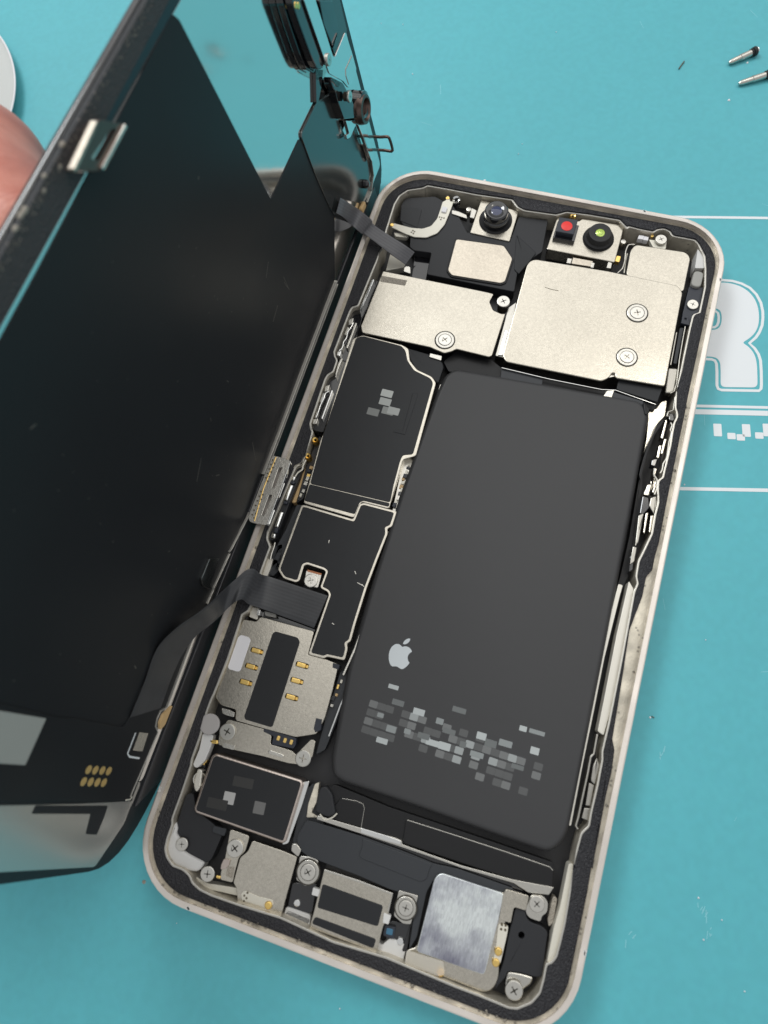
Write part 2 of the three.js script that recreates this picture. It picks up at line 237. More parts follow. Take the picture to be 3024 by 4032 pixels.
// ---------------------------------------------------------------- the opened phone
const phone = thing('opened_smartphone', 'opened smartphone lying face up with battery and circuit shields exposed', 'phone');
const part = (name, g, m, label, kind) => put(phone, name, g, m, label, kind);
const well = [[-31.64,-57.43],[-31.74,-60.42],[-31.87,-64.41],[-31.45,-66.62],[-30.18,-68.32],[-27.03,-69.69],[-26.38,-70.43],[-22.12,-70.49],[-15.95,-70.45],[-8.15,-70.86],[-6.59,-69.32],[-5.04,-68.79],[1.6,-69.2],[3.51,-70.36],[8.02,-70.7],[14.19,-70.84],[16.17,-69.2],[16.4,-69.73],[18.28,-69.56],[21.34,-69.53],[22.04,-70.36],[23.18,-70.78],[24.33,-70.45],[25.12,-69.48],[29.44,-69.49],[30.3,-68.71],[31.9,-66.27],[32.55,-63.5],[33.19,-59.32],[33.16,-53.36],[32.08,-52.6],[31.99,-49.6],[31.99,-44.96],[32.03,-40.18],[32.07,-35.49],[32.07,-36.55],[32.09,-34.35],[32.36,-32.34],[32.79,-31.48],[33.03,-30.68],[32.72,-29.3],[32.74,-27.17],[32.84,-25.07],[32.84,-22.55],[32.78,-20.87],[32.74,-19.61],[32.73,-18.17],[32.06,-17.37],[32.3,-15.6],[32.67,-14.08],[32.85,-13.12],[32.73,-10.89],[32.86,-7.37],[32.11,-3.84],[31.62,-1.77],[31.73,1.06],[32.23,2.24],[31.97,3.63],[31.95,3.78],[32.21,16.32],[32.3,26.29],[32.18,30.92],[32.47,32.26],[32.53,36.48],[32.43,40.44],[32.51,42.46],[31.64,43.86],[31.5,46.38],[31.66,49.2],[31.54,48.43],[31.74,52.29],[31.94,56.84],[31.88,59.43],[31.75,61.71],[31.31,62.6],[30.6,63.06],[30.65,65.32],[30.51,67.11],[29.66,68.63],[27.9,70.01],[26.68,70.29],[24.71,70.23],[22.07,70.18],[18.77,70.2],[7.57,69.88],[-0.98,70.47],[-5.79,70.17],[-10.01,69.92],[-16.83,70.34],[-21.82,70.46],[-23.77,70.29],[-25.21,69.79],[-26.12,68.94],[-27.47,68.44],[-29.35,68.43],[-30.7,67.62],[-31.44,66.61],[-31.69,65.05],[-31.69,62.76],[-32.03,62.1],[-32.03,60.43],[-32.01,57.29],[-32.12,53.36],[-32.35,52.49],[-32.36,48.57],[-32.75,44.39],[-32.72,42.15],[-32.62,41.42],[-32.4,35.07],[-32.61,28.23],[-32.73,27.07],[-31.91,26.15],[-31.74,25.13],[-32.01,19.1],[-32.12,18.82],[-32.05,13.8],[-33.15,12.53],[-33.43,11.33],[-33.09,5.57],[-32.8,-0.47],[-32.65,-2.36],[-31.69,-3.13],[-31.78,-6],[-31.71,-4.55],[-31.87,-10.04],[-32.34,-10.44],[-32.88,-11.52],[-33.09,-21.27],[-32.86,-22.33],[-32.05,-23.18],[-32.11,-25.92],[-32.77,-26.49],[-33.27,-27.48],[-33.09,-37],[-32.9,-38.01],[-31.82,-38.67],[-31.57,-45.19],[-31.32,-50.34],[-31.4,-51.86],[-31.01,-53.2]];
const outer = rrect(71.5, 146.7, 10.4);
part('frame', plate(outer, 0, 7, { r: 0, bevel: 0.32, seg: 4, holes: [rrect(70.0, 145.2, 9.45)], hr: 0, smooth: 0.7 }), mat.rim);
part('back_plate', plate(rrect(70.2, 145.4, 9.5), 0.05, 0.95, { r: 0, bevel: 0 }), mat.floor);
part('ledge_lip', plate(offset(well, 0.26), 5.5, 5.62, { r: 0.35, bevel: 0.04, holes: [offset(well, 0.0)], hr: 0.35 }), mat.lip);
part('chassis_ledge', plate(rrect(70.15, 145.35, 9.5), 0.95, 5.55, { r: 0, bevel: 0.0, holes: [well], hr: 0.35 }), mat.ledge);
{
  const a0 = rrect(68.7, 143.9, 8.8), top = a0.filter(([x, z]) => !(x > 30 && z > -63 && z < 63.5)), cut = top.findIndex(([x, z]) => x > 20 && z > 50);
  const right = [[34.14,-34.96],[34.21,-30.85],[34.17,-27.42],[34.21,-23.63],[34.2,-20.11],[34.21,-18.06],[34.21,-13.6],[34.25,-9.05],[34.29,-5.94],[34.1,-3.18],[34.13,-0.71],[33.42,0.63],[33.36,1.22],[33.41,4.2],[32.47,10.59],[32.85,17.42],[33.13,23.59],[33.32,28.64],[33.99,30.11],[34.23,33.58],[34.11,37.57],[34.23,43.66],[34.29,48.29],[34.13,48.01],[34.28,51.71]];
  const ring = [...top.slice(0, cut), ...right, ...top.slice(cut)];
  const wob = ring.map(([x, z]) => [x, z]);
  part('adhesive_gasket', plate(wob, 5.57, 5.92, { r: 0.3, bevel: 0.12, holes: [offset(well, 0.38)], hr: 0.3 }), mat.gasket, 'black crumbly adhesive gasket');
  // antenna breaks in the frame
  for (const [x, z, a] of [[35.375, 59.6, 0], [-35.375, 58.2, 0], [35.375, -60.5, 0], [-24.2, 72.975, 1], [18.5, -72.975, 1]]) part('antenna_break', plate(rectAt(x, z, a ? 1.0 : 0.7, a ? 0.7 : 1.0), 6.2, 7.004, { r: 0.05, bevel: 0.26 }), mat.whitePlastic);
  // grime left along the rim
  const g = []; for (let i = 0; i < 70; i++) { const s = rnd(), e = i % 5 ? 0 : 1 + i % 2; const x = e === 0 ? -33 + 66 * s : e === 1 ? 34.3 : -34.3, z = e === 0 ? 71.9 : -60 + 124 * s; g.push(lathe([[0, 5.9 + 0.25 * rnd()], [0.1 + 0.25 * rnd(), 5.7]], x + 0.6 * (rnd() - 0.5), z + 0.6 * (rnd() - 0.5), 6)); }
  part('grime_crumbs', merge(g), mat.residue, undefined, 'stuff');
}

// battery with its printed logo and faded label
const bat = [[-8.99,-30.04],[26.1,-32.15],[27.94,-30.57],[28.56,-9.92],[29.14,16.22],[29.59,44.25],[28.96,46.34],[27.5,47.93],[18.18,47.91],[5.82,47.75],[-6.91,47.86],[-8.53,47.39],[-9.56,45.28],[-11.47,30.06],[-11.88,16.69],[-11.81,-3.23],[-11.03,-24.04],[-10.44,-28.52]];
const battery = part('battery', plate(offset(bat, 0.4), 1.0, 5.2, { r: 1.6, bevel: 1.5, bw: 1.0, seg: 7, smooth: 0.9 }), mat.battery);
{
  const [lx, lz] = [-3.69,25.69], S = 0.0345, a = 0.0;      // the fruit emblem, 1 unit = one traced step
  const body = [[0, -42], [12, -50], [28, -52], [44, -46], [55, -34], [46, -26], [40, -12], [42, 4], [50, 16], [58, 22], [50, 42], [38, 58], [28, 64], [14, 60], [2, 57], [-10, 60], [-22, 64], [-34, 56], [-46, 38], [-54, 12], [-55, -10], [-50, -30], [-38, -46], [-22, -52], [-8, -48]];
  const leaf = [[-2, -58], [2, -76], [14, -90], [28, -95], [28, -80], [20, -66], [8, -58]];
  const tr = (p) => p.map(([u, v]) => [lx + S * (u * Math.cos(a) - v * Math.sin(a)), lz + S * (u * Math.sin(a) + v * Math.cos(a))]);
  put(battery, 'logo_body', plate(tr(body), 5.18, 5.225, { r: 0.25, bevel: 0 }), mat.ink);
  put(battery, 'logo_leaf', plate(tr(leaf), 5.18, 5.225, { r: 0.2, bevel: 0 }), mat.ink);
  const rows = [[-3.17,31.11],[-3.93,36.18],[-1.67,33.36],[2.13,33.77],[5.88,34.18],[8.51,31.5],[5.73,37.85],[1.16,37.34],[10.53,36.58],[13.1,34.41],[17.16,34.37],[14.85,35.09],[19.34,31.26],[21.64,31.16],[19.91,37.34],[-2.49,40.02],[13.12,37.44],[7.8,35.29],[21.96,34.08],[-1.55,37.79],[3.95,37.25],[7.69,37.77]];
  const marks = rows.map(([x, z], i) => { const w = 1.0 + 1.6 * rnd(), h = 0.7 + 0.5 * rnd(); return plate(rectAt(x, z, w, h, -0.02), 5.18, 5.222 + i * 0.001, { r: 0.12, bevel: 0 }); });
  {
    const [gx0, gz0] = [-6.33,34.31], [gx1] = [23.79,28.81], cells = [[], [], []];
    for (let r = 0; r < 5; r++) for (let c = 0; c < 21; c++) {
      const x = gx0 + (gx1 - gx0) * (c + 0.5) / 21, z = gz0 + 0.5 + r * 1.45; if (rnd() < 0.30 || (r === 0 && c > 13) || (r === 4 && c < 14) || (r === 3 && c > 17)) { rnd(); continue; }
      const q = rnd(); cells[q < 0.5 ? 0 : q < 0.82 ? 1 : 2].push(plate(rectAt(x, z, 1.45, 1.15, 0), 5.16, 5.212, { r: 0.2, bevel: 0 }));
    }
    [[0.085, 0.087, 0.088], [0.15, 0.155, 0.155], [0.30, 0.32, 0.32]].forEach((t, k) => put(battery, 'faded_label_print', merge(cells[k]), M(t, 0.55), 'illegible faded label print', 'stuff'));
  }
  const tone = [M([0.42, 0.45, 0.45], 0.55), M([0.24, 0.26, 0.26], 0.55), M([0.13, 0.14, 0.14], 0.5)];
  for (let k = 0; k < 3; k++) put(battery, 'faded_label_print', merge(marks.filter((_, i) => i % 3 === k)), tone[k], 'illegible faded label print', 'stuff');
}

// logic board shields with black films
const upShield = [[-30.75,-31.49],[-29.01,-32.75],[-20.66,-32.57],[-19.26,-32.08],[-18.26,-29.6],[-16.29,-28.02],[-13.09,-27.32],[-11.94,-26.26],[-11.41,-10.52],[-13.34,-9.34],[-13.56,-8.9],[-13.25,0.8],[-18.64,0.94],[-18.63,3.79],[-19.2,4.24],[-29.06,4.12],[-30.07,-9.16],[-29.92,-10.39]];
const shield1 = part('upper_board_shield', plate(upShield, 1.2, 5.15, { r: 0.5, bevel: 0.12 }), mat.nickel);
put(shield1, 'black_film', plate([[-30.16,-31.74],[-28.92,-32.49],[-20.76,-32.26],[-19.67,-31.43],[-18.7,-29.45],[-16.83,-27.72],[-13.22,-26.85],[-12.45,-25.98],[-12.03,-10.68],[-13.86,-10.03],[-13.99,-8.76],[-13.76,-3.58],[-13.4,-0.4],[-29.06,0.13],[-29.83,-9.8]], 5.1, 5.25, { r: 0.5 }), mat.film);
put(shield1, 'black_film', plate([[-29.11,0.22],[-13.43,-0.28],[-13.41,0.49],[-18.31,0.6],[-18.87,1.13],[-19.06,3.55],[-29.04,3.6]], 5.1, 5.23, { r: 0.3 }), mat.film);
put(shield1, 'film_tab', plate([[-15.68,-22.81],[-14.58,-23.1],[-14.64,-14.09],[-16.94,-14.06],[-16.89,-14.47],[-15.3,-14.7]], 5.2, 5.33, { r: 0.15 }), mat.film);
{
  const r = [[-20.5,-21.54],[-20.33,-19.75],[-21.95,-17.08],[-19.23,-18.01],[-18.19,-18.28]], tn = [0.5, 0.42, 0.22, 0.28, 0.4];
  r.forEach(([x, z], i) => put(shield1, 'sticker_print', plate(rectAt(x, z, 2.3, 1.5, 0), 5.2, 5.262 + i * 0.004, { r: 0.15, bevel: 0 }), M([tn[i], tn[i] * 1.04, tn[i]], 0.6)));
}
const low = [[-29.29,4.49],[-28.43,4.33],[-19.1,4.52],[-18.86,1.39],[-18.1,0.92],[-11.7,0.86],[-11.71,3.97],[-12.45,4.54],[-12.07,5.44],[-12.44,10.57],[-12.74,16.05],[-12.72,22.86],[-12.59,25.89],[-13.12,26.46],[-12.7,27.3],[-12.61,29.32],[-15.77,29.59],[-16.19,30.04],[-19.14,30.19],[-18.98,19.17],[-19.42,18.72],[-20.66,18.5],[-20.93,18.15],[-20.85,15.35],[-21.37,15.12],[-24.52,15.02],[-24.99,15.37],[-24.87,18.27],[-25.45,18.73],[-27.85,18.7],[-29.46,17.4]];
const shield2 = part('lower_board_shield', plate(low, 1.2, 5.2, { r: 0.4, bevel: 0.12 }), mat.nickel);
put(shield2, 'black_film', plate(offset(low, -0.42), 5.15, 5.29, { r: 0.4 }), mat.film);
{ const sc = []; for (const q of [[...[-14.13,15.75], 1.1, 0.2], [...[-15.56,13.99], 0.6, 0.9], [...[-16.53,23.86], 0.5, 0.3], [...[-22.01,9.82], 0.6, 1.4], [...[-13.51,15.86], 0.6, 0.6]]) sc.push(plate(rectAt(q[0], q[1], q[2], 0.1, q[3]), 5.27, 5.305, { r: 0.02, bevel: 0 })); put(shield2, 'scratches', merge(sc), mat.nickelSmooth, undefined, 'stuff'); }
const tab1 = part('ground_tab', plate([[-24.41,16.04],[-21.43,15.91],[-21.29,18.5],[-23.89,18.68]], 4.6, 5.0, { r: 0.3 }), mat.nickelSmooth);
put(tab1, 'orange_mark', plate([[-24.19,15.83],[-21.47,15.81],[-21.47,16.16],[-24.11,16.22]], 4.9, 5.04, { r: 0.05 }), mat.orange);
screw(phone, [-22.91,17.64], 5.3, 1.25, { label: 'pale screw in the notch of the lower shield' });

// board edges seen beside the shields
part('board_edge', plate([[-11.54,-10.97],[-11.37,-27.1],[-10.56,-26.9],[-10.4,-5.89],[-10.73,5.02],[-12.37,5.49],[-13.75,-9.2]], 1.2, 3.4, { r: 0.3 }), mat.nickelSmooth);
part('board_edge', plate([[-30.1,-9.83],[-29.92,2.82],[-30.85,3.92],[-31.52,-3.7],[-31.37,-6.68],[-31.09,-10.27]], 1.2, 3.3, { r: 0.2 }), mat.floor);
part('board_edge', plate([[-31.52,-3.7],[-31.05,3.81],[-31.95,4.06],[-31.74,-0.05],[-31.79,-2.08]], 1.2, 3.0, { r: 0.3 }), mat.amber);
part('board_gap', plate([[-30.64,4.36],[-29.61,4.06],[-29.61,16.8],[-30.4,18.6],[-31.17,18.66],[-31.55,12.76],[-30.94,9.03]], 1.2, 3.6, { r: 0.3 }), mat.flex);
part('board_side_rail', strip([[-11.07,11.74],[-11.22,19.57],[-11.52,26.65],[-12.13,31.74]], 0.35, 3.5, 5.0), mat.nickelSmooth);
part('flex_strip', plate([[-13.02,31.36],[-11.54,29.82],[-10.5,29.51],[-10.96,39.32],[-11.48,44.43],[-12.75,45.6],[-12.99,39.95]], 1.2, 3.5, { r: 0.4 }), mat.flex);
part('flex_strip', strip([[-10.35,29.66],[-10.71,32.89],[-11.13,36.75],[-11.44,42.08]], 0.28, 3.2, 4.3), mat.steel);

{
  const run = (pts, n, y, wmax) => { const cv = new THREE.CatmullRomCurve3(pts.map(([x, z]) => new THREE.Vector3(x, 0, z))); for (let i = 0; i < n; i++) { const p = cv.getPoint((i + 0.3 + 0.4 * rnd()) / n), w = 0.35 + wmax * rnd(), l = 0.4 + 0.5 * rnd(), h = y + 0.5 * rnd(); part('board_component', plate(rectAt(p.x + 0.5 * (rnd() - 0.5), p.z, w, l, 0), y - 1, h, { r: 0.05 }), [mat.gold, mat.connector, mat.nickelSmooth, mat.lens, mat.amber, mat.cream][Math.floor(rnd() * 6)]); } };
  run([[-12.35,-9.46],[-12.51,-6.34],[-12.51,-3.3],[-12.67,-0.25]], 12, 3.6, 0.5);
  run([[-30.42,-3.86],[-30.42,-1.47],[-30.42,0.89],[-30.47,3.58]], 9, 3.4, 0.4);
  run([[-12.38,30.64],[-12.53,34.48],[-12.58,37.71]], 6, 3.8, 0.3);
  run([[-30.75,50.57],[-30.71,52.19],[-30.73,53.27]], 5, 3.6, 0.4);
}
// SIM reader
const simOutline = [[-32.41,27.66],[-29.99,27.37],[-29.62,26.35],[-19.45,26.08],[-19.2,30.18],[-16.09,30.07],[-13.48,30.24],[-13.12,34.72],[-12.94,39.42],[-13.17,40.79],[-13.49,42.31],[-16.71,43.83],[-22.78,44.15],[-27.7,44.35],[-28.2,42.65],[-31.06,42.73],[-32.44,41.81],[-32.75,36.87],[-32.76,29.89]];
const slotC = [[-28.11,32.21],[-28.1,35.06],[-28.13,37.88],[-19.56,32.21],[-19.58,35.01],[-19.54,37.87]];
const sim = part('sim_reader', plate(simOutline, 1.2, 4.9, { r: 0.4, bevel: 0.1, holes: slotC.map(([x, z]) => fillet(rectAt(x, z, 2.6, 1.15, -0.03), 0.5)), hr: 0 }), mat.nickel);
for (const [x, z] of slotC) { put(sim, 'gold_contact', merge([plate(rectAt(x - 0.25, z + 0.01, 1.75, 0.88, -0.03), 4.3, 4.98, { r: 0.25, bevel: 0.2, seg: 3 }), plate(rectAt(x + 0.85, z - 0.02, 0.5, 0.6, -0.03), 4.0, 4.5, { r: 0.1 })]), mat.gold); }
put(sim, 'black_film', plate([[-26.04,28.04],[-21.85,27.92],[-21.24,28.58],[-21.08,43.36],[-21.42,43.6],[-26.06,43.72],[-26.42,43.3],[-26.48,28.46]], 4.85, 4.97, { r: 0.5 }), mat.film);
put(sim, 'white_label', plate([[-31.89,30.41],[-30.34,30.37],[-29.85,30.73],[-29.75,36.24],[-30.14,36.58],[-31.79,36.64],[-32.16,36.29],[-32.22,30.87]], 4.85, 4.97, { r: 0.3 }), mat.whitePaper);
part('reader_gap', strip([[-32.37,26.98],[-32.94,36.38],[-32.72,41.76],[-31.03,42.45]], 0.4, 3, 3.6), mat.floor);
for (const p of [[[-14.38,39.86],[-13.29,39.78],[-12.98,41.51],[-13.74,42.14],[-14.2,41.63]], [[-14.51,30.25],[-13.23,30.28],[-13.24,31.1],[-14.33,31.07]]]) part('board_connector', plate(p, 3, 4.95, { r: 0.1 }), mat.connector);
part('spring_contact', plate([[-30.81,43.18],[-29.55,43.07],[-28.33,43.22],[-28.19,43.98],[-29.75,44.06],[-30.36,43.98]], 2.5, 4.6, { r: 0.15 }), mat.nickelSmooth);
const lowPlate = part('sim_bracket', plate([[-28.96,44.61],[-26.99,44.48],[-22.52,44.25],[-20.83,44.85],[-20.52,46.23],[-16.65,46.13],[-15.82,46.51],[-14.12,43.42],[-13.29,43.42],[-13,45.89],[-13.52,47.57],[-16.62,48.16],[-21,48.39],[-26.02,48.92],[-29.23,48.94],[-29.74,46.69]], 3.6, 4.7, { r: 0.3 }), mat.nickel);
put(lowPlate, 'embossed_slot', plate([[-20.35,47.1],[-17.84,47.09],[-17.6,47.37],[-17.78,47.64],[-20.24,47.77],[-20.53,47.52]], 4.6, 4.85, { r: 0.25, bevel: 0.1 }), mat.nickelSmooth);
const conn = part('board_connector', plate([[-22.5,44.14],[-16.53,43.96],[-16.31,44.99],[-16.48,45.69],[-20.3,46.16],[-20.41,44.85],[-22.31,44.66]], 3, 4.9, { r: 0.15 }), mat.connector);
for (const q of [[-19.5,44.88], [-18.29,44.89], [-17.17,44.83]]) put(conn, 'gold_dot', plate(rectAt(q[0], q[1], 0.55, 0.75, 0), 4.8, 4.97, { r: 0.15 }), mat.gold);
screw(phone, [-28.3,46.51], 5.15, 1.4, { m: mat.screwGrey, label: 'dull grey screw beside the SIM reader' });
screw(phone, [-14.37,46.68], 5.0, 1.35, { m: mat.screwGrey });
part('spring_contact', plate([[-28.31,48.34],[-26.23,48.21],[-26.22,48.98],[-28.3,49.11]], 3.5, 4.9, { r: 0.15 }), mat.nickelSmooth);
part('gold_contact', plate([[-30.89,48.62],[-29.44,48.3],[-29.2,48.92],[-30.54,49.16]], 4.2, 5.0, { r: 0.2, bevel: 0.15 }), mat.gold);
const [lcx, lcz] = [-31.59,46.21];
part('moisture_sticker', plate(disc(lcx, lcz, 1.75, 32), 5.0, 5.75, { r: 0, bevel: 0.2, seg: 3 }), mat.greyPad, 'round grey sticker on the frame ledge');
part('side_bracket', plate([[-32.35,48.02],[-30.46,47.7],[-30.21,49.44],[-30.32,52.04],[-31.26,53.61],[-32.08,53.36],[-31.94,50.49]], 3.2, 5.0, { r: 0.4 }), mat.whitePlastic);
part('round_spring', lathe([[0.7, 4.2], [1.15, 4.6], [1.3, 4.2], [1.3, 3]], ...[-30.24,55.13], 24), mat.nickelSmooth);

// vibration motor box
const tap = [[-28.93,50.32],[-13.47,49.88],[-12.99,50.48],[-12.92,59.66],[-13.4,60.05],[-28.87,60.17],[-29.42,59.65],[-29.54,50.95]];
const motor = part('vibration_motor', plate(tap, 1.2, 4.95, { r: 0.7, bevel: 0.35, seg: 3 }), mat.copper);
put(motor, 'black_film', plate(offset(tap, -0.42), 4.85, 5.06, { r: 0.6 }), mat.film);
{ const r = [[-24.21,56.26],[-18.81,56.13],[-25.82,57.71],[-22.78,53.27]], tn = [0.45, 0.16, 0.03, 0.035]; r.forEach(([x, z], i) => put(motor, 'label_print', plate(rectAt(x, z, i < 2 ? 1.9 : 3.5, i < 2 ? 1.9 : 1.6, -0.12), 5.0, 5.08 + i * 0.005, { r: 0.15, bevel: 0 }), M([tn[i], tn[i], tn[i] * 0.98], 0.6))); }
part('vibration_motor_clip', plate([[-13.44,50.35],[-12.29,49.74],[-12.28,53.7],[-12.55,59.84],[-13.44,60.37],[-13.38,56.74]], 2.0, 4.2, { r: 0.3 }), mat.steel);

// lower left plastics and plates
part('antenna_housing', plate([[-31.79,58.16],[-30.7,57.56],[-29.29,59.92],[-25.42,61.04],[-23.58,62.04],[-23.77,64.4],[-24,66.23],[-24.53,66.83],[-27.7,66.51],[-28.75,66.13],[-28.94,64.98],[-30.7,64.32],[-31.48,63.59]], 1.2, 4.0, { r: 0.5 }), mat.plastic);
part('plastic_pin', plate([[-25.35,61.16],[-23.1,60.96],[-23.09,62.1],[-25.28,62.1]], 3.2, 4.4, { r: 0.2 }), mat.flex);
part('plastic_bracket', plate([[-31.95,65.35],[-31.96,63.05],[-31.64,62.62],[-31.01,63.45],[-30.99,64.21],[-30.26,64.55],[-28.92,66.21],[-27.36,66.47],[-24.78,66.76],[-24.86,67.66],[-25.42,68.4],[-26.6,68.72],[-27.77,68.67],[-29.6,68.64],[-30.94,67.88],[-31.68,66.85]], 1.2, 4.5, { r: 0.6, bevel: 0.4, seg: 3 }), mat.whitePlastic);
screw(phone, [-29.36,65.33], 4.75, 1.05, {});
screw(phone, [-23.58,68.07], 4.9, 1.2, {});
const strip1 = part('dock_bracket', plate([[-22.45,60.75],[-19.02,60.74],[-18.94,61.68],[-18.9,63.1],[-19.6,64.28],[-19.44,66.83],[-19.24,68.06],[-21.38,68.29],[-21.65,67.08],[-21.7,65.2],[-22.11,62.7]], 3.4, 4.5, { r: 0.4 }), mat.nickel);
put(strip1, 'small_component', plate([[-21.81,65.17],[-20.75,64.95],[-20.7,65.81],[-20.98,66.39],[-21.76,66.77],[-21.89,66.07]], 4.4, 4.9, { r: 0.1 }), mat.copper);
put(strip1, 'small_component', plate([[-20.81,66.09],[-19.77,65.82],[-19.48,67.51],[-20.72,67.42]], 4.4, 4.6, { r: 0.1 }), mat.residue);
screw(phone, [-20.6,63.13], 4.9, 1.4, {});
part('gold_contact', plate([[-22.22,67.79],[-21.4,67.71],[-21.35,68.19],[-22.11,68.25]], 4.2, 4.7, { r: 0.2, bevel: 0.15 }), mat.gold);
const dockPlate = part('dock_plate', plate([[-18.33,61.27],[-12.82,61.17],[-10.44,61.31],[-10.15,70.12],[-17.52,70.49],[-18.38,68.64],[-19.17,68.07],[-19.4,64.25],[-18.5,63.01]], 3.0, 4.3, { r: 0.3 }), mat.nickel);
put(dockPlate, 'antenna_flex', plate([[-17.4,69.11],[-16.95,68.5],[-14.5,68.62],[-12.22,68.33],[-11.72,68.97],[-12.99,69.85],[-14.05,69.85],[-16.93,69.99]], 4.25, 4.45, { r: 0.3 }), mat.cream);
{ const g = [[1, 1], [12, -16], [16, 8], [8, 24]].map(([u, v]) => { const [x, z] = [-16.8,69.19]; return plate(disc(x + u * 0.032, z + v * 0.032, 0.17, 10), 4.4, 4.47, { r: 0, bevel: 0 }); }); put(dockPlate, 'via_dots', merge(g), mat.grime, undefined, 'stuff'); }
{ const [x, z] = [-12.54,69.26]; put(dockPlate, 'gold_contact', plate(disc(x, z, 0.62, 16), 4.3, 4.75, { r: 0, bevel: 0.2, seg: 3 }), mat.gold); }
part('connector_post', plate([[-11.86,59.65],[-11.13,59.42],[-10.11,60.05],[-10.26,61.16],[-11.64,60.66]], 3, 4.6, { r: 0.25 }), mat.nickelSmooth);
part('dock_tab', plate([[-10.06,60.98],[-8.58,60.62],[-6.97,60.69],[-6.45,63.91],[-7.78,64.87],[-9.51,64.44],[-9.78,62.54]], 3.6, 4.4, { r: 0.3 }), mat.nickelSmooth);
screw(phone, [-7.98,62.74], 4.8, 1.25, { ring: true });
part('dock_recess', plate([[-10.2,65.5],[-6.32,64.36],[-5.68,68.56],[-7.43,69.6],[-9.77,68.99]], 1.2, 2.6, { r: 0.4 }), mat.lens);
part('round_spring', lathe([[0, 3.0], [0.5, 2.9], [0.6, 2.6]], ...[-8.44,67.99], 16), mat.steel);
part('plastic_bracket', plate([[-9.95,68.95],[-5.77,68.84],[-5.41,70.66],[-9.88,70.65]], 1.2, 3.0, { r: 0.4 }), mat.whitePlastic);

part('chassis_pad', plate([[-26.43,69.36],[-23.39,69.73],[-18.3,68.81],[-17.76,69.86],[-21.98,70.39],[-24.92,70.6]], 1.2, 3.4, { r: 0.4 }), mat.cream);
// charging port cage
const cage = part('charging_port', plate([[-5.65,61.63],[5.94,61.45],[6.1,64.55],[5.79,66.54],[5.88,70.18],[-5.26,70.25],[-5.27,68.44],[-5.48,64.35]], 1.5, 4.4, { r: 0.25, bevel: 0.12 }), mat.nickel);
put(cage, 'black_film', plate([[-5.23,63.66],[4.95,63.59],[5.01,66.64],[-4.96,67.15]], 4.35, 4.48, { r: 0.4 }), mat.film);
put(cage, 'black_film', plate([[-4.86,68.44],[5.29,68.36],[5.23,69.73],[-5.09,69.54]], 4.35, 4.48, { r: 0.4 }), mat.film);
for (const p of [[[-6.49,64.58],[-5.31,64.55],[-5.3,65.59],[-6.39,65.65]], [[5.33,64.46],[6.56,64.49],[6.5,65.81],[5.59,65.83]]]) put(cage, 'cage_lug', plate(p, 3.6, 4.7, { r: 0.15 }), mat.whitePlastic);
put(cage, 'cage_lip', strip([[-5.6,61.69],[0.25,61.48],[5.86,61.55],[5.89,64.13]], 0.32, 4.2, 4.6), mat.nickelSmooth);
part('port_shadow_flex', plate([[-5.84,60.79],[5.21,60.7],[6.42,61.36],[5.59,61.93],[-5.73,62.14]], 1.2, 2.4, { r: 0.3 }), mat.floor);  // dark flex strip, the shadow above the port put into its colour
part('plastic_bracket', plate([[6.37,69.27],[7.39,67.78],[10.08,68.04],[10.17,70.73],[5.65,70.66],[5.61,68.95]], 1.2, 3.2, { r: 0.5 }), mat.whitePlastic);
part('plastic_bracket', plate([[-9.62,69.33],[-5.47,69.45],[-5.98,70.95],[-9.81,70.73]], 1.2, 3.0, { r: 0.5 }), mat.whitePlastic);
part('dock_tab', plate([[6.65,60.74],[9.81,60.54],[9.82,64.77],[8.6,65.03],[6.94,64.41]], 3.6, 4.4, { r: 0.3 }), mat.nickelSmooth);
screw(phone, [8.42,62.74], 4.8, 1.15, { ring: true });
part('dock_recess', plate([[6.7,65.63],[9.86,65.17],[10.03,69.03],[7.04,68.88],[6.08,66.86]], 1.2, 2.8, { r: 0.3 }), mat.lens);
const micro = part('pressure_sensor', plate([[5.97,66.25],[7.73,66.11],[7.91,67.78],[6.11,67.8]], 2.6, 3.6, { r: 0.3 }), mat.connector);
put(micro, 'sensor_window', plate([[6.39,66.55],[7.41,66.45],[7.54,67.33],[6.5,67.44]], 3.5, 3.68, { r: 0.2 }), mat.bluechip);
part('round_spring', lathe([[0, 3.4], [0.5, 3.3], [0.6, 2.8]], ...[8.95,67.84], 16), mat.steel);

// loudspeaker
const spkBase = part('loudspeaker', plate([[11.79,56.94],[23.12,55.9],[23.63,56.03],[23.75,64.58],[24.42,66.59],[24.53,68.21],[23.8,69.56],[22.71,70.11],[17.08,70.03],[10.43,70.1],[10.2,68.25],[11.59,67.51]], 1.5, 4.3, { r: 0.9, bevel: 0.15 }), mat.nickel);
put(spkBase, 'magnet_plate', plate([[12.3,56.2],[22.53,55.99],[22.55,60.03],[22.35,67.68],[11.68,67.96],[11.56,57.27]], 4.2, 4.8, { r: 0.6, bevel: 0.12 }), mat.magnet);
put(spkBase, 'antenna_flex', plate([[22.67,60.34],[24.21,60.06],[24.32,61.18],[24.32,64.52],[24.3,65.73],[23.19,65.65],[23.08,63.27]], 4.25, 4.5, { r: 0.5 }), mat.cream);
{ const g = [[-14, -14], [10, -18], [14, 8], [-12, 12]].map(([u, v]) => { const [x, z] = [23.55,60.67]; return plate(disc(x + u * 0.024, z + v * 0.024, 0.2, 10), 4.45, 4.52, { r: 0, bevel: 0 }); }); put(spkBase, 'via_dots', merge(g), mat.grime, undefined, 'stuff'); }
for (const q of [[23.61,65.55], [15.98,69.47], [23.59,63.98]]) put(spkBase, 'gold_contact', plate(disc(q[0], q[1], 0.6, 14), 4.4, 4.85, { r: 0, bevel: 0.2, seg: 3 }), mat.gold);
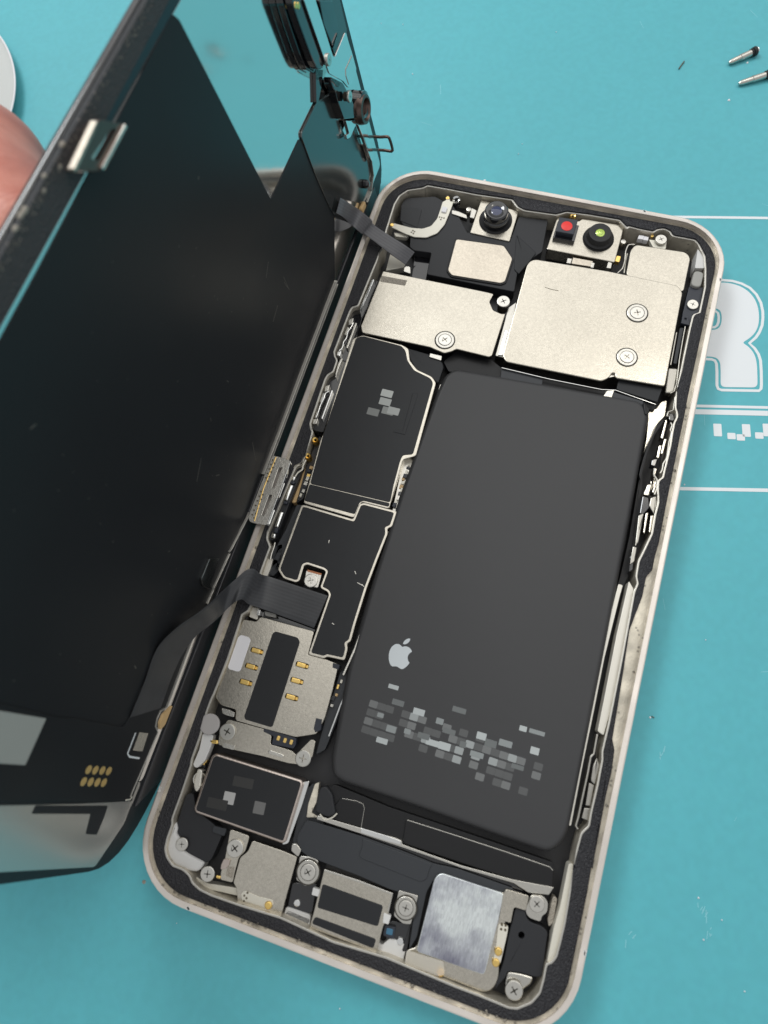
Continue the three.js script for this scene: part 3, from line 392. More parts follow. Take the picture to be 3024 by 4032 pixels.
put(spkBase, 'clear_tape', plate([[10.2,68.14],[15.99,67.84],[16.66,69.42],[15.81,69.98],[10.43,69.98]], 4.86, 4.93, { r: 0.3, bevel: 0 }), mat.clearTape);
part('speaker_bracket', plate([[22.52,55.25],[26.15,55.07],[26.14,57.22],[24.47,57.27],[24.3,57.59],[24.38,59.61],[22.57,59.63],[22.32,56.13]], 4.0, 5.0, { r: 0.3 }), mat.nickel);
part('speaker_bracket', plate([[26.12,56.99],[26.44,54.85],[28.2,54.43],[29.18,55.05],[29.36,56.54],[28.69,57.22],[28.72,58.06],[27.05,58.07],[26.37,57.68]], 3.6, 4.7, { r: 0.5 }), mat.nickelSmooth);
screw(phone, [27.55,55.8], 5.05, 1.2, { ring: false });
const spkBlack = part('antenna_housing', plate([[24.64,57.36],[26.22,57.26],[26.52,58.16],[27.23,58.63],[29.24,58.65],[30.15,59.12],[30.27,60.9],[30.6,64.39],[30.64,65.27],[29.65,65.6],[27.62,65.69],[25.58,66.15],[25.54,66.98],[24.79,68.27],[24.36,69.15],[24.46,67.64],[24.75,64.85],[24.59,61.57]], 1.5, 4.4, { r: 0.6, bevel: 0.12, holes: [disc(...[26.41,60.78], 0.62, 20)], hr: 0 }), mat.plastic);
part('corner_lug', plate([[25.66,66.32],[27.72,65.93],[29.59,65.82],[29.43,66.84],[28.38,67.93],[27.89,69.27],[26.6,69.41],[25.76,68.37]], 2.0, 3.9, { r: 0.5, bevel: 0.2 }), mat.nickelSmooth);
screw(phone, [27.1,68.25], 4.7, 1.35, { label: 'bright screw in the lower right corner of the chassis' });

// pull tabs and flex under the battery
part('pull_tab', plate([[-10.47,50.98],[-8.09,49.12],[1.56,49.7],[18.62,49.59],[29.01,49.58],[29.68,53.39],[28.94,53.88],[4.97,54.25],[-1.41,54.18],[-9.97,54.23]], 1.2, 3.3, { r: 0.5 }), mat.tape);
part('pull_tab', plate([[4.73,50.54],[13.23,50.4],[28.63,50.37],[29.25,50.73],[29.62,53.24],[28.87,53.71],[15.07,54.06],[5.24,54.18]], 3.2, 3.6, { r: 0.6, bevel: 0.15 }), mat.tape);
part('pull_tab', plate([[-6.62,50.76],[-2.85,50.53],[-2.19,50.92],[-1.86,54.09],[-7.81,54.33]], 3.2, 3.5, { r: 0.6, bevel: 0.12 }), mat.tape);
part('tape_edge_highlight', strip([[4.99,50.63],[13.24,50.44],[21.54,50.31],[28.47,50.31],[29.05,50.65]], 0.13, 3.4, 3.66), mat.nickelSmooth);  // thin bright strip put in as the highlight along the tape edge
part('tape_edge_highlight', strip([[-6.26,50.78],[-3.77,50.42],[-2.7,50.54],[-2.26,51.08],[-1.88,54.04]], 0.08, 3.3, 3.54), mat.nickelSmooth);
part('pull_tab', plate([[-10.3,50.17],[-9.3,49.58],[-7.95,50.52],[-6.44,53.28],[-7.47,54.15],[-9.95,54.02],[-10.29,51.53]], 2.0, 4.3, { r: 0.5, bevel: 0.3, seg: 3 }), mat.plastic);
part('pull_tab_loop', tube([[-8.97,4.2,54.09],[-7.89,4.2,54.68],[-6.81,4.2,53.93],[-6.29,4.2,53.1]], 0.14, 24), mat.cream);
part('battery_tray_rail', plate([[-9.31,54.41],[-1.66,54.02],[3.85,53.7],[5.02,53.79],[5.31,54.27],[9.84,54.31],[15.13,54.31],[23.45,53.75],[29.65,52.85],[29.15,54.13],[26.12,54.82],[23.56,54.22],[15.22,54.66],[9.93,54.64],[5.21,54.69],[-1.7,54.82],[-9.26,54.99]], 2.6, 4.15, { r: 0.15 }), mat.nickelSmooth);
part('battery_tray_rail', plate([[-1.81,53.96],[2.32,53.79],[4.96,53.83],[5.07,54.37],[2.83,54.52],[-1.67,54.65]], 4.0, 4.4, { r: 0.1 }), mat.steel);
part('battery_tray_rail', plate([[-11.37,50],[-10.78,49.54],[-10.12,52.36],[-10.48,54.37],[-9.02,54.72],[-11.03,55.36],[-11.44,53.32]], 2.0, 3.6, { r: 0.2 }), mat.ledge);
part('tray_shadow_flex', plate([[-1.75,54.96],[5.2,54.83],[9.96,54.77],[15.29,54.84],[23.68,54.39],[26.02,55.08],[24.21,55.43],[15.25,55.7],[11.09,55.77],[5.17,55.88],[-1.79,55.76]], 1.5, 3.2, { r: 0.2 }), mat.lens);  // black flex strip standing for the shadow below the tray rail
const dockFlex = part('dock_flex', plate([[-11.51,58.39],[-10.87,55.67],[-9.35,55.5],[-1.49,55.18],[5.63,55.2],[11.02,55.43],[14.83,54.95],[23.87,54.98],[23.81,56.03],[22.57,56.14],[12.33,56.33],[11.59,57.41],[10.92,59.66],[11.22,66.27],[10.54,68.36],[9.58,60.69],[5.43,61.16],[-0.02,60.84],[-5.48,60.79],[-8.97,60.68],[-10.92,60.08]], 3.5, 4.05, { r: 0.5 }), mat.flex);
put(dockFlex, 'flex_patch', plate([[-1.26,55.34],[5.05,55.46],[10.78,55.49],[10.46,56.35],[10.47,57.85],[9.7,58.61],[-0.49,58.29],[-0.95,57.92],[-0.79,56.48]], 3.9, 4.2, { r: 0.5, bevel: 0.1 }), mat.flex);
part('dock_flex', plate([[-12.73,51.77],[-11.71,49.94],[-9.41,53.46],[-6.09,58.5],[-6.24,60.46],[-10.23,60.56],[-12.15,59.73],[-12.48,55.68]], 1.4, 3.0, { r: 0.5 }), mat.flex);
part('dock_flex', plate([[7.71,61.17],[9.9,60.75],[9.84,61.66],[10.31,68.79],[9.57,69.04],[9.92,61.94]], 1.5, 3.3, { r: 0.3 }), mat.floor);

// flex between battery and big shield
part('battery_flex', plate([[-11.99,-31.77],[-10.12,-34.96],[-3.19,-34.62],[-0.46,-33.22],[7.26,-32.96],[18.53,-33.5],[21.26,-34.22],[28.99,-33.52],[29.31,-31.8],[27.17,-31.59],[19.01,-31.24],[8.07,-30.94],[-1.18,-30.76],[-2.6,-31.07],[-10.43,-29.87]], 2.0, 3.8, { r: 0.4 }), mat.tape);
part('battery_flex', plate([[-0.58,-32.89],[7.63,-32.54],[7.87,-30.86],[-0.21,-30.79]], 3.5, 4.4, { r: 0.2 }), mat.flex);
part('battery_flex', plate([[21.38,-35.84],[29.54,-35.97],[29.17,-32.98],[21.5,-33.67]], 3.5, 4.9, { r: 0.3 }), mat.film);
part('battery_flex', plate([[20.75,-33.14],[26.86,-32.57],[26.54,-31.05],[20.81,-31.33],[19.25,-31.18]], 3.0, 4.7, { r: 0.3 }), mat.flex);
part('clear_film_edge', strip([[-0.56,-32.72],[8.88,-32.63],[18.81,-32.95],[21.25,-33.48],[25.14,-32.94],[28.99,-32.45]], 0.13, 4.5, 4.9), mat.steel);
part('clear_film_edge', strip([[-1.49,-30.48],[2.82,-30.49],[8.07,-30.49]], 0.13, 4.5, 4.85), mat.steel);
part('clear_film_edge', strip([[19.24,-30.94],[21.11,-31.08],[24.57,-31.09],[27.08,-31.04]], 0.16, 4.5, 4.85), mat.steel);
part('clear_film_edge', plate([[19.22,-31.01],[19.78,-32.91],[21.1,-33.44],[20.9,-31.31]], 4.5, 4.95, { r: 0.2 }), mat.nickelSmooth);
part('board_flex', plate([[-19.7,-32.45],[-15.05,-32.16],[-12.15,-31.22],[-11.48,-30.15],[-11.54,-26.41],[-12.85,-27.09],[-16.55,-28.21],[-18.24,-29.86]], 3.5, 4.7, { r: 0.5, bevel: 0.2 }), mat.film);
part('board_flex_pad', plate([[-14.88,-32.24],[-12.44,-32.23],[-12.34,-31.21],[-14.83,-31.41]], 4.5, 5.0, { r: 0.15 }), mat.nickelSmooth);

// connector covers
const coverA = part('connector_cover', plate([[-29.36,-47.75],[-7.67,-47.96],[-6.12,-47.89],[-6.47,-45.92],[-5.27,-44.23],[-3.5,-43.8],[-2.78,-44.09],[-2.96,-34.38],[-3.45,-33.94],[-10.03,-34.05],[-10.78,-33.32],[-12.08,-32.56],[-13.82,-32.86],[-15.19,-33.15],[-29.2,-32.93],[-29.91,-34.24]], 5.2, 5.7, { r: 0.3, bevel: 0.14, seg: 3 }), mat.nickel, 'wide shield plate with a dark label');
put(coverA, 'dark_label', plate([[-29.29,-46.58],[-23.85,-46.76],[-23.94,-45.43],[-29.2,-45.16]], 5.6, 5.76, { r: 0.15 }), mat.residue);
part('cover_skirt', plate(offset([[-29.44,-47.88],[-7.68,-48.09],[-6.12,-48.02],[-6.52,-46.25],[-5.32,-44.56],[-3.55,-44.12],[-2.81,-44.41],[-3.05,-34.87],[-10.16,-34.53],[-15.34,-33.63],[-29.41,-33.42],[-30.06,-34.52]], -0.3), 1.5, 5.2, { r: 0.3 }), mat.floor);
screw(phone, [-12.72,-35.35], 5.95, 1.3, { ring: true });
screw(phone, [-3.78,-46.4], 6.2, 1.3, { tall: 3 });
const coverB = part('connector_cover', plate([[0.04,-57.61],[14.38,-58.25],[28.05,-58.17],[29.27,-56.83],[29.73,-35.99],[20.56,-35.4],[20.35,-36.42],[19.84,-36.34],[19.43,-35.11],[18.32,-34.11],[-0.15,-33.63],[-1.01,-34.87],[-1.32,-55.91],[-0.95,-56.97]], 5.35, 5.9, { r: 0.55, bevel: 0.16, seg: 3 }), mat.nickel, 'big square shield plate with two screws');
put(coverB, 'scuff_mark', strip([[3.38,-51.64],[4.65,-51.46],[6.12,-51.47]], 0.12, 5.88, 5.915, { bevel: 0 }), mat.grime);
part('cover_skirt', plate(offset([[0.01,-58.07],[28.15,-58.63],[29.38,-57.29],[29.84,-36.34],[20.63,-35.75],[18.38,-34.45],[-0.18,-33.97],[-1.05,-35.22],[-1.36,-56.36]], -0.3), 1.5, 5.3, { r: 0.5 }), mat.nickelSmooth);
screw(phone, [21.79,-50.19], 6.15, 1.35, { ring: true });
screw(phone, [21.81,-40.22], 6.15, 1.3, { ring: true });
part('connector_cover', plate([[18.47,-65.96],[28.09,-66.47],[28.95,-65.94],[29.4,-65.16],[29.48,-57.33],[18.08,-58.44],[17.8,-64.45]], 5.0, 5.5, { r: 0.7, bevel: 0.14, seg: 3 }), mat.nickel, 'small shield plate in the upper right corner');
part('cover_skirt', plate([[18.74,-66.3],[28.12,-66.75],[29.35,-65.62],[29.59,-57.79],[18.32,-58.95],[17.98,-64.82]], 1.5, 5.0, { r: 0.7 }), mat.nickelSmooth);
part('shield_divider', plate([[-2.58,-45.99],[-1.34,-47.68],[-0.48,-34.91],[-2.36,-34.95]], 2.0, 4.9, { r: 0.2 }), mat.nickelSmooth);
part('shield_divider', plate([[-2,-40.81],[-1.27,-40.72],[-1.03,-35.17],[-1.9,-34.95]], 2.0, 5.3, { r: 0.1 }), mat.steel);

// upper plastics: ear speaker housing, gold plate, curved flex
part('ear_housing', plate([[-30.91,-65.51],[-30.46,-67.49],[-24.46,-69.31],[-19.89,-67.76],[-15.23,-61.86],[-14.36,-62.36],[-6.2,-61.62],[-5.88,-68.28],[0.18,-68.79],[0.81,-60.95],[-1.42,-58.09],[-3.05,-56.83],[-2.4,-50.31],[-20.74,-50.1],[-21.24,-55.36],[-24.96,-55.06],[-26.07,-55.69],[-26.67,-58.24],[-30.03,-61.71]], 1.5, 4.3, { r: 0.4, bevel: 0.12 }), mat.plastic);
part('ear_housing', plate([[-30.7,-64.86],[-26.18,-65.42],[-25.81,-60.61],[-29.94,-61.47]], 4.0, 4.4, { r: 0.3, bevel: 0.1 }), mat.film);
part('ear_housing', plate([[-5.27,-63.67],[-2.04,-61.49],[-0.26,-60.17],[-1.43,-56.99],[-2.49,-54.44],[-3.67,-55.3]], 3.5, 4.55, { r: 0.3, bevel: 0.15 }), mat.film);
part('housing_pocket', plate([[-24.98,-55.79],[-21.6,-56.01],[-20.9,-49.69],[-23.98,-49.81]], 1.2, 2.4, { r: 0.2 }), mat.lens);
const goldP = [[-17,-59.45],[-7.1,-60.16],[-4.64,-57.55],[-4.76,-51.89],[-5.49,-51.32],[-15.6,-50.78],[-16.66,-51.74]];
const gp = part('plate_rim', plate(offset(goldP, 0.3), 4.2, 4.6, { r: 0.4, bevel: 0.1 }), mat.rubber);
put(gp, 'champagne_plate', plate(goldP, 4.5, 4.78, { r: 0.5, bevel: 0.08 }), mat.champagne);
const curve = part('curved_flex', plate([[-31.68,-60.25],[-30.57,-60.35],[-26.96,-60.09],[-24.64,-60.41],[-23.07,-61.48],[-22.32,-63.57],[-22.33,-66.46],[-22.38,-68.06],[-21.7,-68.55],[-22.04,-69.28],[-21.77,-69.77],[-21.27,-69.62],[-20.86,-68.42],[-20.1,-68.59],[-20.14,-66.32],[-20.22,-64.7],[-20.39,-62.43],[-21.31,-60],[-23.26,-58.43],[-25.8,-57.99],[-28.08,-58.39],[-30.16,-59.01],[-31.18,-59.25]], 4.45, 4.7, { r: 0.4, bevel: 0.08 }), mat.cream);
for (const q of [[-31.21,-59.8], [-21.55,-69.14]]) put(curve, 'gold_contact', plate(disc(q[0], q[1], 0.42, 14), 4.5, 4.85, { r: 0, bevel: 0.12 }), mat.gold);
put(curve, 'white_component', plate([[-21.97,-66.6],[-20.87,-66.53],[-20.91,-65.24],[-21.91,-65.26]], 4.6, 5.0, { r: 0.15 }), mat.whitePaper);
{ const g = []; for (const [x, z] of [[-21.91,-64.03],[-21.43,-64.01],[-20.94,-64],[-21.49,-63.48],[-26.45,-59.46],[-26.04,-59.27],[-26.63,-58.97],[-26.16,-58.77]]) g.push(plate(disc(x, z, 0.17, 8), 4.68, 4.73, { r: 0, bevel: 0 })); put(curve, 'via_dots', merge(g), mat.grime, undefined, 'stuff'); }
part('flex_pad', plate([[-30.47,-58.56],[-26.75,-59.28],[-27.45,-58.01],[-29.82,-57.76]], 3.0, 4.0, { r: 0.2 }), mat.cream);
part('chassis_pad', plate([[-29.83,-53.67],[-25.95,-51.95],[-26.23,-51.11],[-29.51,-49.54]], 1.5, 3.4, { r: 0.2 }), mat.cream);
part('chassis_pad', plate([[-25.77,-51.07],[-24.57,-51.06],[-24.06,-49.5],[-25.64,-49.72]], 2.5, 4.2, { r: 0.2 }), mat.nickelSmooth);
part('spring_contact', plate([[-19.91,-66.46],[-18.57,-66.45],[-16.57,-65.96],[-16.2,-65.09],[-17.99,-65.31],[-19.66,-65.56]], 3.5, 4.6, { r: 0.2 }), mat.nickelSmooth);
part('spring_contact', plate([[-16.01,-67.84],[-14.73,-67.49],[-14.79,-65.25],[-15.74,-65.34]], 3, 4.8, { r: 0.25, bevel: 0.15 }), mat.nickelSmooth);
part('round_spring', lathe([[0.45, 5.0], [0.75, 5.2], [0.9, 4.9], [0.9, 3.5]], ...[-19.58,-68.93], 20), mat.steel);
part('round_spring', lathe([[0, 5.0], [0.5, 4.9], [0.75, 4.4], [0.8, 3.5]], ...[-16.44,-67.25], 20), mat.nickelSmooth);

// front camera
const cam1 = part('camera_module', plate([[-14.57,-70.45],[-6.21,-69.27],[-6.24,-61.57],[-14.7,-61.8]], 1.5, 4.6, { r: 0.3, bevel: 0.12 }), mat.nickel, 'camera module with one tall black lens barrel');
{
  const [x, z] = [-10.3,-65.96];
  put(cam1, 'lens_base', lathe([[0, 4.7], [2.5, 4.72], [3.3, 4.95], [3.45, 4.75], [3.45, 4.4]], x, z, 48), mat.rubber);
  put(cam1, 'lens_barrel', lathe([[1.1, 7.5], [1.6, 7.72], [2.15, 7.72], [2.42, 7.5], [2.45, 6.3], [2.75, 6.1], [2.75, 4.7]], x, z, 48), mat.lens);
  put(cam1, 'lens_glass', lathe([[0, 7.66], [0.6, 7.62], [1.15, 7.5]], x, z, 32), mat.lensBlue);
}
// depth camera pair
const cam2 = part('camera_module', plate([[1.91,-69.41],[5.98,-69.42],[6.46,-69.54],[6.94,-70.27],[15.1,-70.54],[15.51,-70.11],[15.39,-61.35],[1.58,-61.28]], 1.8, 4.9, { r: 0.35, bevel: 0.14 }), mat.nickel, 'camera module with a red window and a black lens');
put(cam2, 'projector_box', plate([[2.26,-67.86],[6.65,-67.78],[6.61,-63.67],[2.15,-63.64]], 4.7, 5.7, { r: 0.15, bevel: 0.1 }), mat.lens);
const proj = put(cam2, 'projector_box', plate([[2.35,-67.93],[6.16,-68.14],[6.04,-64.45],[2.46,-64.39]], 5.5, 6.8, { r: 0.15, bevel: 0.12 }), mat.connector);
{
  const [rx, rz] = [4.3,-66.08]; put(proj, 'red_window', lathe([[0, 6.98], [0.8, 6.94], [1.12, 6.86], [1.15, 6.7]], rx, rz, 32), mat.red);
  const [x, z] = [11.08,-66.12];
  put(cam2, 'lens_base', lathe([[0, 5.0], [2.6, 5.0], [3.1, 5.1], [3.2, 4.7]], x, z, 48), mat.rubber);
  const b = put(cam2, 'lens_barrel', lathe([[0.95, 6.75], [1.9, 6.85], [2.2, 6.8], [2.45, 6.3], [2.55, 5.7], [2.9, 5.4], [2.95, 4.9]], x, z, 48), mat.rubber);
  put(b, 'lens_glass', lathe([[0, 6.9], [0.5, 6.86], [0.92, 6.72]], x, z, 32), mat.green);
}
part('camera_connector', plate([[7.2,-60.8],[11.22,-60.87],[11.1,-59.49],[7.17,-59.29]], 3, 4.6, { r: 0.15 }), mat.champagne);
for (const p of [[[6.16,-60.25],[7.03,-60.3],[7,-59.09],[6.19,-59.05]], [[10.99,-60.36],[11.61,-60.36],[11.62,-59.17],[11,-59.17]], [[14.17,-61.29],[14.94,-61.17],[14.97,-59.84],[14.12,-59.78]]]) part('connector_clip', plate(p, 3, 4.8, { r: 0.1 }), mat.nickelSmooth);
part('gold_contact', plate([[15.5,-63.34],[16.35,-63.39],[16.29,-61.88],[15.41,-61.96]], 3.5, 4.5, { r: 0.2 }), mat.gold);
part('round_spring', lathe([[0, 4.9], [0.5, 4.8], [0.8, 4.2], [0.8, 3]], ...[16.09,-66.73], 20), mat.nickelSmooth);
part('round_spring', lathe([[0.3, 5.3], [0.55, 5.4], [0.7, 5.1], [0.7, 4]], ...[4.94,-70.03], 20), mat.gold);
part('coax_cable', tube([[18.34,5,-66.33],[17.19,5,-65.91],[16.97,5,-64.35],[17.24,5,-62.02],[17.12,5,-60.2],[16.42,5,-58.85]], 0.16, 40), mat.nickelSmooth);
part('coax_cable', tube([[17.4,4.6,-64.17],[17.45,4.6,-62.08],[17.73,4.6,-59.47]], 0.14, 20), mat.cream);
part('light_patch', plate([[30.46,-68.09],[31.98,-66.38],[32.5,-63.86],[30.71,-63.43]], 2, 5.2, { r: 0.3 }), mat.whitePlastic);
for (const p of [[[18.77,-69.05],[19.86,-69.15],[19.79,-68.22],[18.71,-68.12]], [[19.88,-69.07],[20.74,-69.06],[20.79,-68.16],[19.81,-68.13]]]) part('small_component', plate(p, 3.5, 4.7, { r: 0.1 }), mat.whitePaper);
part('screw_tab', plate([[20.93,-68.56],[24.43,-68.79],[24.52,-67],[22.11,-66.87]], 3.5, 4.6, { r: 0.25 }), mat.cream);
screw(phone, [23.16,-68.6], 5.3, 1.15, { ring: false, label: 'small cross screw above the upper right plate' });
part('gold_contact', plate(disc(...[21.35,-69.27], 0.3, 12), 4.4, 5.0, { r: 0, bevel: 0.1 }), mat.gold);

// right side: flex with screw, springs, rails
part('button_flex', plate([[30.45,-59.34],[33.11,-59.73],[33.21,-53.66],[32.23,-53.3],[32.06,-50.75],[30.41,-50.71],[30.34,-52.82]], 3.5, 4.8, { r: 0.2, bevel: 0.08 }), mat.connector);
part('button_flex', plate([[30.33,-52.56],[31.25,-52.59],[32.04,-50.49],[30.37,-50.57]], 4.5, 5.1, { r: 0.1, holes: [[[30.69,-52.02],[31.25,-52.04],[31.27,-51.3],[30.7,-51.28]]], hr: 0.1 }), mat.connector);
const [ppx, ppz] = [31.56,-60.9];
part('rubber_pad', plate(rectAt(ppx, ppz, 1.9, 3.6, 0.02), 4.2, 5.5, { r: 0.9, bevel: 0.25, seg: 3 }), mat.greyPaper);
screw(phone, [31.76,-55.22], 5.2, 1.1, { label: 'small screw on the dark side flex' });
part('button_flex', plate([[30.46,-49.99],[31.15,-50.16],[31.26,-42.1],[30.65,-42.06]], 3, 4.4, { r: 0.2 }), mat.flex);
part('side_spring', strip([[29.96,-48.61],[30.06,-45.19],[30.15,-41.34]], 0.25, 3.5, 4.8), mat.spring);
part('side_spring', strip([[31.27,-50.17],[31.34,-46.87],[31.5,-42.54],[31.93,-37.88],[31.77,-35.96],[31.09,-35.31]], 0.18, 3.5, 5.0), mat.spring);
part('side_spring', plate([[29.94,-40.91],[31.72,-41.25],[31.86,-36.53],[31.38,-35.82],[30.32,-35.54]], 3, 4.3, { r: 0.4, bevel: 0.2 }), mat.spring);
part('side_floor', plate([[28.39,-31.6],[29.65,-32.6],[30.14,-34.07],[31.17,-34.79],[31.38,-31.52],[30.46,-29.29],[29.86,-25.44],[29.1,-22.44],[29.01,-25.86]], 1.2, 3.2, { r: 0.3 }), mat.nickel);
part('button_flex', plate([[31.09,-30.81],[30.11,-28.98],[29.78,-26.73],[29.17,-24],[28.9,-20.54],[28.83,-18.02],[29.2,-17.08],[29.48,-22.39],[30.03,-26.37],[31.01,-29.22]], 2.5, 4.6, { r: 0.2 }), mat.tape);
for (const p of [[[31.3,-29.85],[31.67,-29.63],[31.58,-25.84],[31.1,-25.86]], [[31.09,-24.43],[31.6,-24.53],[31.57,-21.86],[31.11,-21.86]], [[31.78,-25.94],[32.22,-26.06],[32.07,-22.84],[31.7,-22.84]], [[30.97,-19.81],[31.62,-19.79],[31.5,-17.47],[32.13,-16.62],[31.98,-14.94],[31.63,-15.05],[31.75,-17.13],[31.18,-18.21]], [[30.58,-16.36],[31.28,-16.55],[31.17,-14.27],[30.26,-14.22]], [[31.59,-13.98],[32.38,-14.61],[32.98,-13.36],[32.69,-11.07],[31.62,-12.37]], [[30.16,-10.18],[30.95,-10.81],[31.11,-5.3],[30.66,-4.39]], [[31.29,-10.9],[31.69,-11.22],[31.85,-7.08],[31.56,-7.2]], [[32.21,-10.73],[32.86,-10.91],[32.91,-7.55],[32.46,-7.52]], [[30.32,-4.29],[31.04,-4.3],[31.12,-1.6],[30.47,-0.84]]]) part('side_spring', plate(p, 3.2, 5.0, { r: 0.2, bevel: 0.12 }), rnd() < 0.5 ? mat.spring : mat.nickel);
part('side_spring', tube([[32.03,5.2,-34.54],[32.18,5.2,-31.95],[31.44,5.2,-31.32],[31.35,5.2,-30.31]], 0.18, 24), mat.spring);
part('side_spring', tube([[32.2,5.2,-29.24],[32.56,5.2,-28.8],[32.45,5.2,-27.7],[32.73,5.2,-27.35],[32.66,5.2,-25.2],[32.82,5.2,-22.29],[32.43,5.2,-20.93],[32.47,5.2,-19.7],[32.25,5.2,-18.91]], 0.17, 40), mat.wall);
part('side_spring', tube([[31.12,5.2,-19.53],[31.26,5.2,-18.33],[31.97,5.2,-17.49],[32.21,5.2,-15.72],[32.04,5.2,-14.65]], 0.17, 30), mat.wall);
for (const p of [[[30.2,-14.14],[31.32,-14.05],[31.78,-12.14],[31.05,-10.73],[30.35,-10.53]], [[31.61,-31.44],[33.18,-31.64],[32.81,-30.01],[31.98,-29.9]], [[30.46,-21.47],[31.49,-21.96],[31.26,-20.22],[30.51,-20.23]], [[30.24,-2.54],[30.96,-2.55],[31.26,-0.13],[30.66,0.43]]]) part('dark_component', plate(p, 3, 4.7, { r: 0.3, bevel: 0.15 }), mat.lens);
part('battery_wrap', plate([[26.67,-32.14],[27.97,-30.84],[27.97,-29.86],[27.47,-29.51],[26.92,-30.89]], 4.8, 5.5, { r: 0.3, bevel: 0.1 }), mat.tape);
part('battery_wrap', plate([[29.07,-22.35],[29.23,-18.58],[29.77,-6.46],[29.68,1.22],[29.34,4.01],[29.31,5.16],[30.3,4.3],[31.01,0.64],[30.83,-4.78],[30.69,-11.14],[30.15,-16.75]], 1.2, 3.0, { r: 0.4 }), mat.tape);
part('battery_side_rail', strip([[29.84,2.83],[29.72,4.78],[29.57,9.68],[29.39,16.05],[29.55,26.15],[29.63,34.4],[29.84,43.45]], 0.75, 1.5, 4.2), mat.wall, 'pale inner rail beside the battery');
part('battery_side_rail', plate([[30.91,2.01],[32,3.2],[32.32,6.49],[32.54,15.12],[32.36,24.54],[32.08,28.44],[31.02,28.04],[30.93,21.23],[30.77,12],[30.87,5.03]], 2.5, 4.9, { r: 0.25 }), mat.wall);
part('side_spring', strip([[31.07,28.51],[31.16,31.74],[30.8,32.34],[30.88,34.93],[30.86,41.93],[30.76,43.1],[31.21,43.52]], 0.3, 3.5, 5.0), mat.spring);
part('side_spring', plate([[31.73,32.05],[32.65,33.2],[32.41,36.34],[31.59,35.9],[31.45,33.57]], 3, 4.8, { r: 0.3, bevel: 0.2 }), mat.spring);
for (const p of [[[31.43,36.19],[32.31,36.38],[32.41,39.61],[31.61,39.75]], [[31.52,40.13],[32.53,39.92],[32.55,41.87],[31.45,41.76]]]) part('side_spring', plate(p, 3, 4.7, { r: 0.15, bevel: 0.12 }), mat.spring);
part('battery_side_rail', plate([[30.9,48.77],[31.65,48.53],[32.06,56.83],[31.9,61.87],[31.44,62.73],[30.81,62.97],[30.72,58.19],[30.98,55.03]], 2.5, 5.0, { r: 0.4 }), mat.cream, 'cream bar in the lower right side');
part('dark_component', plate([[29.93,54.18],[30.62,54.27],[30.76,57.79],[30.28,58.57],[29.85,57.48]], 1.5, 3.6, { r: 0.3 }), mat.residue);

// left side: shielding springs in their pockets
part('pocket_floor', plate([[-32.05,-39],[-31.53,-43.95],[-30.81,-46.12],[-30.08,-46.3],[-30.18,-41.33],[-30.63,-36.74],[-30.3,-30.34],[-30.65,-26.7],[-32.55,-26.77],[-33.21,-27.34],[-33.36,-37.41],[-33.1,-38.49]], 2.0, 4.2, { r: 0.4 }), mat.lens);
part('pocket_floor', plate([[-30.65,-26.7],[-30.53,-23.22],[-30.42,-17.8],[-30.29,-10.92],[-31.56,-10.76],[-32.72,-10.97],[-33.16,-11.91],[-33.32,-21.67],[-33.08,-22.74],[-32.21,-23.7],[-32.35,-26.44]], 2.0, 4.2, { r: 0.4 }), mat.lens);
const bars = [[[-31.47,-35.3],[-31.06,-35.12],[-31.13,-29.13],[-31.58,-29.21]], [[-31.4,-19.68],[-31.08,-19.58],[-31.13,-13.14],[-31.52,-13.22]], [[-32.98,-35.56],[-32.13,-36.16],[-31.91,-34.68],[-32.65,-34.3]], [[-32.9,-20.06],[-32.08,-20.64],[-31.94,-19.23],[-32.66,-18.86]], [[-32.98,-27.97],[-32.17,-28.37],[-32.09,-27.08],[-32.78,-27.09]], [[-32.92,-12.71],[-31.98,-13.14],[-31.9,-11.93],[-32.74,-11.7]], [[-32.78,-33.89],[-32.24,-33.83],[-32.31,-31.91],[-32.84,-31.97]], [[-32.83,-18.63],[-32.29,-18.5],[-32.42,-16.4],[-32.86,-16.47]], [[-32.45,-29.98],[-32,-29.91],[-32.09,-28.39],[-32.54,-28.46]], [[-32.79,-14.52],[-32.35,-14.46],[-32.39,-12.86],[-32.78,-13.02]], [[-31.5,-38.05],[-31.41,-41.58],[-31.11,-45.6],[-30.63,-45.72],[-30.86,-40.93],[-31.03,-37.4]], [[-31.7,-22.95],[-31.9,-25.1],[-31.75,-26.43],[-31.26,-26.75],[-31.41,-24.12],[-31.26,-22.15]]];
bars.forEach((p, i) => part('shield_spring', plate(p, 3.4, 5.0 + (i > 9 ? 0.3 : 0), { r: 0.2, bevel: 0.12 }), i % 3 === 1 ? mat.steel : mat.nickelSmooth));
for (let i = 0; i < 2; i++) { const P0 = [[[-31.78,5.1,-34.87],[-31.96,5.1,-33.58],[-32.21,5.1,-32.76],[-32.07,5.1,-31.28],[-32.34,5.1,-30.27],[-32.18,5.1,-28.99],[-32.58,5.1,-28.14]], [[-31.72,5.1,-19.18],[-32.25,5.1,-18.5],[-32.23,5.1,-17.43],[-32.4,5.1,-15.95],[-32.37,5.1,-14.89],[-32.35,5.1,-13.83],[-32.43,5.1,-13.1]]][i]; part('shield_spring', tube(P0, 0.15, 40), mat.steel); }
part('side_lip', plate([[-33.05,-11.29],[-32.37,-10.39],[-31.86,-10.01],[-31.68,-4.94],[-33.21,-4.14]].concat([[-33.34,-9.54],[-33.48,-1.46],[-32.65,-2.36],[-31.69,-3.13],[-31.75,-9.97]].slice(1, 4)), 4.5, 5.62, { r: 0.2, bevel: 0.04 }), mat.ledge);
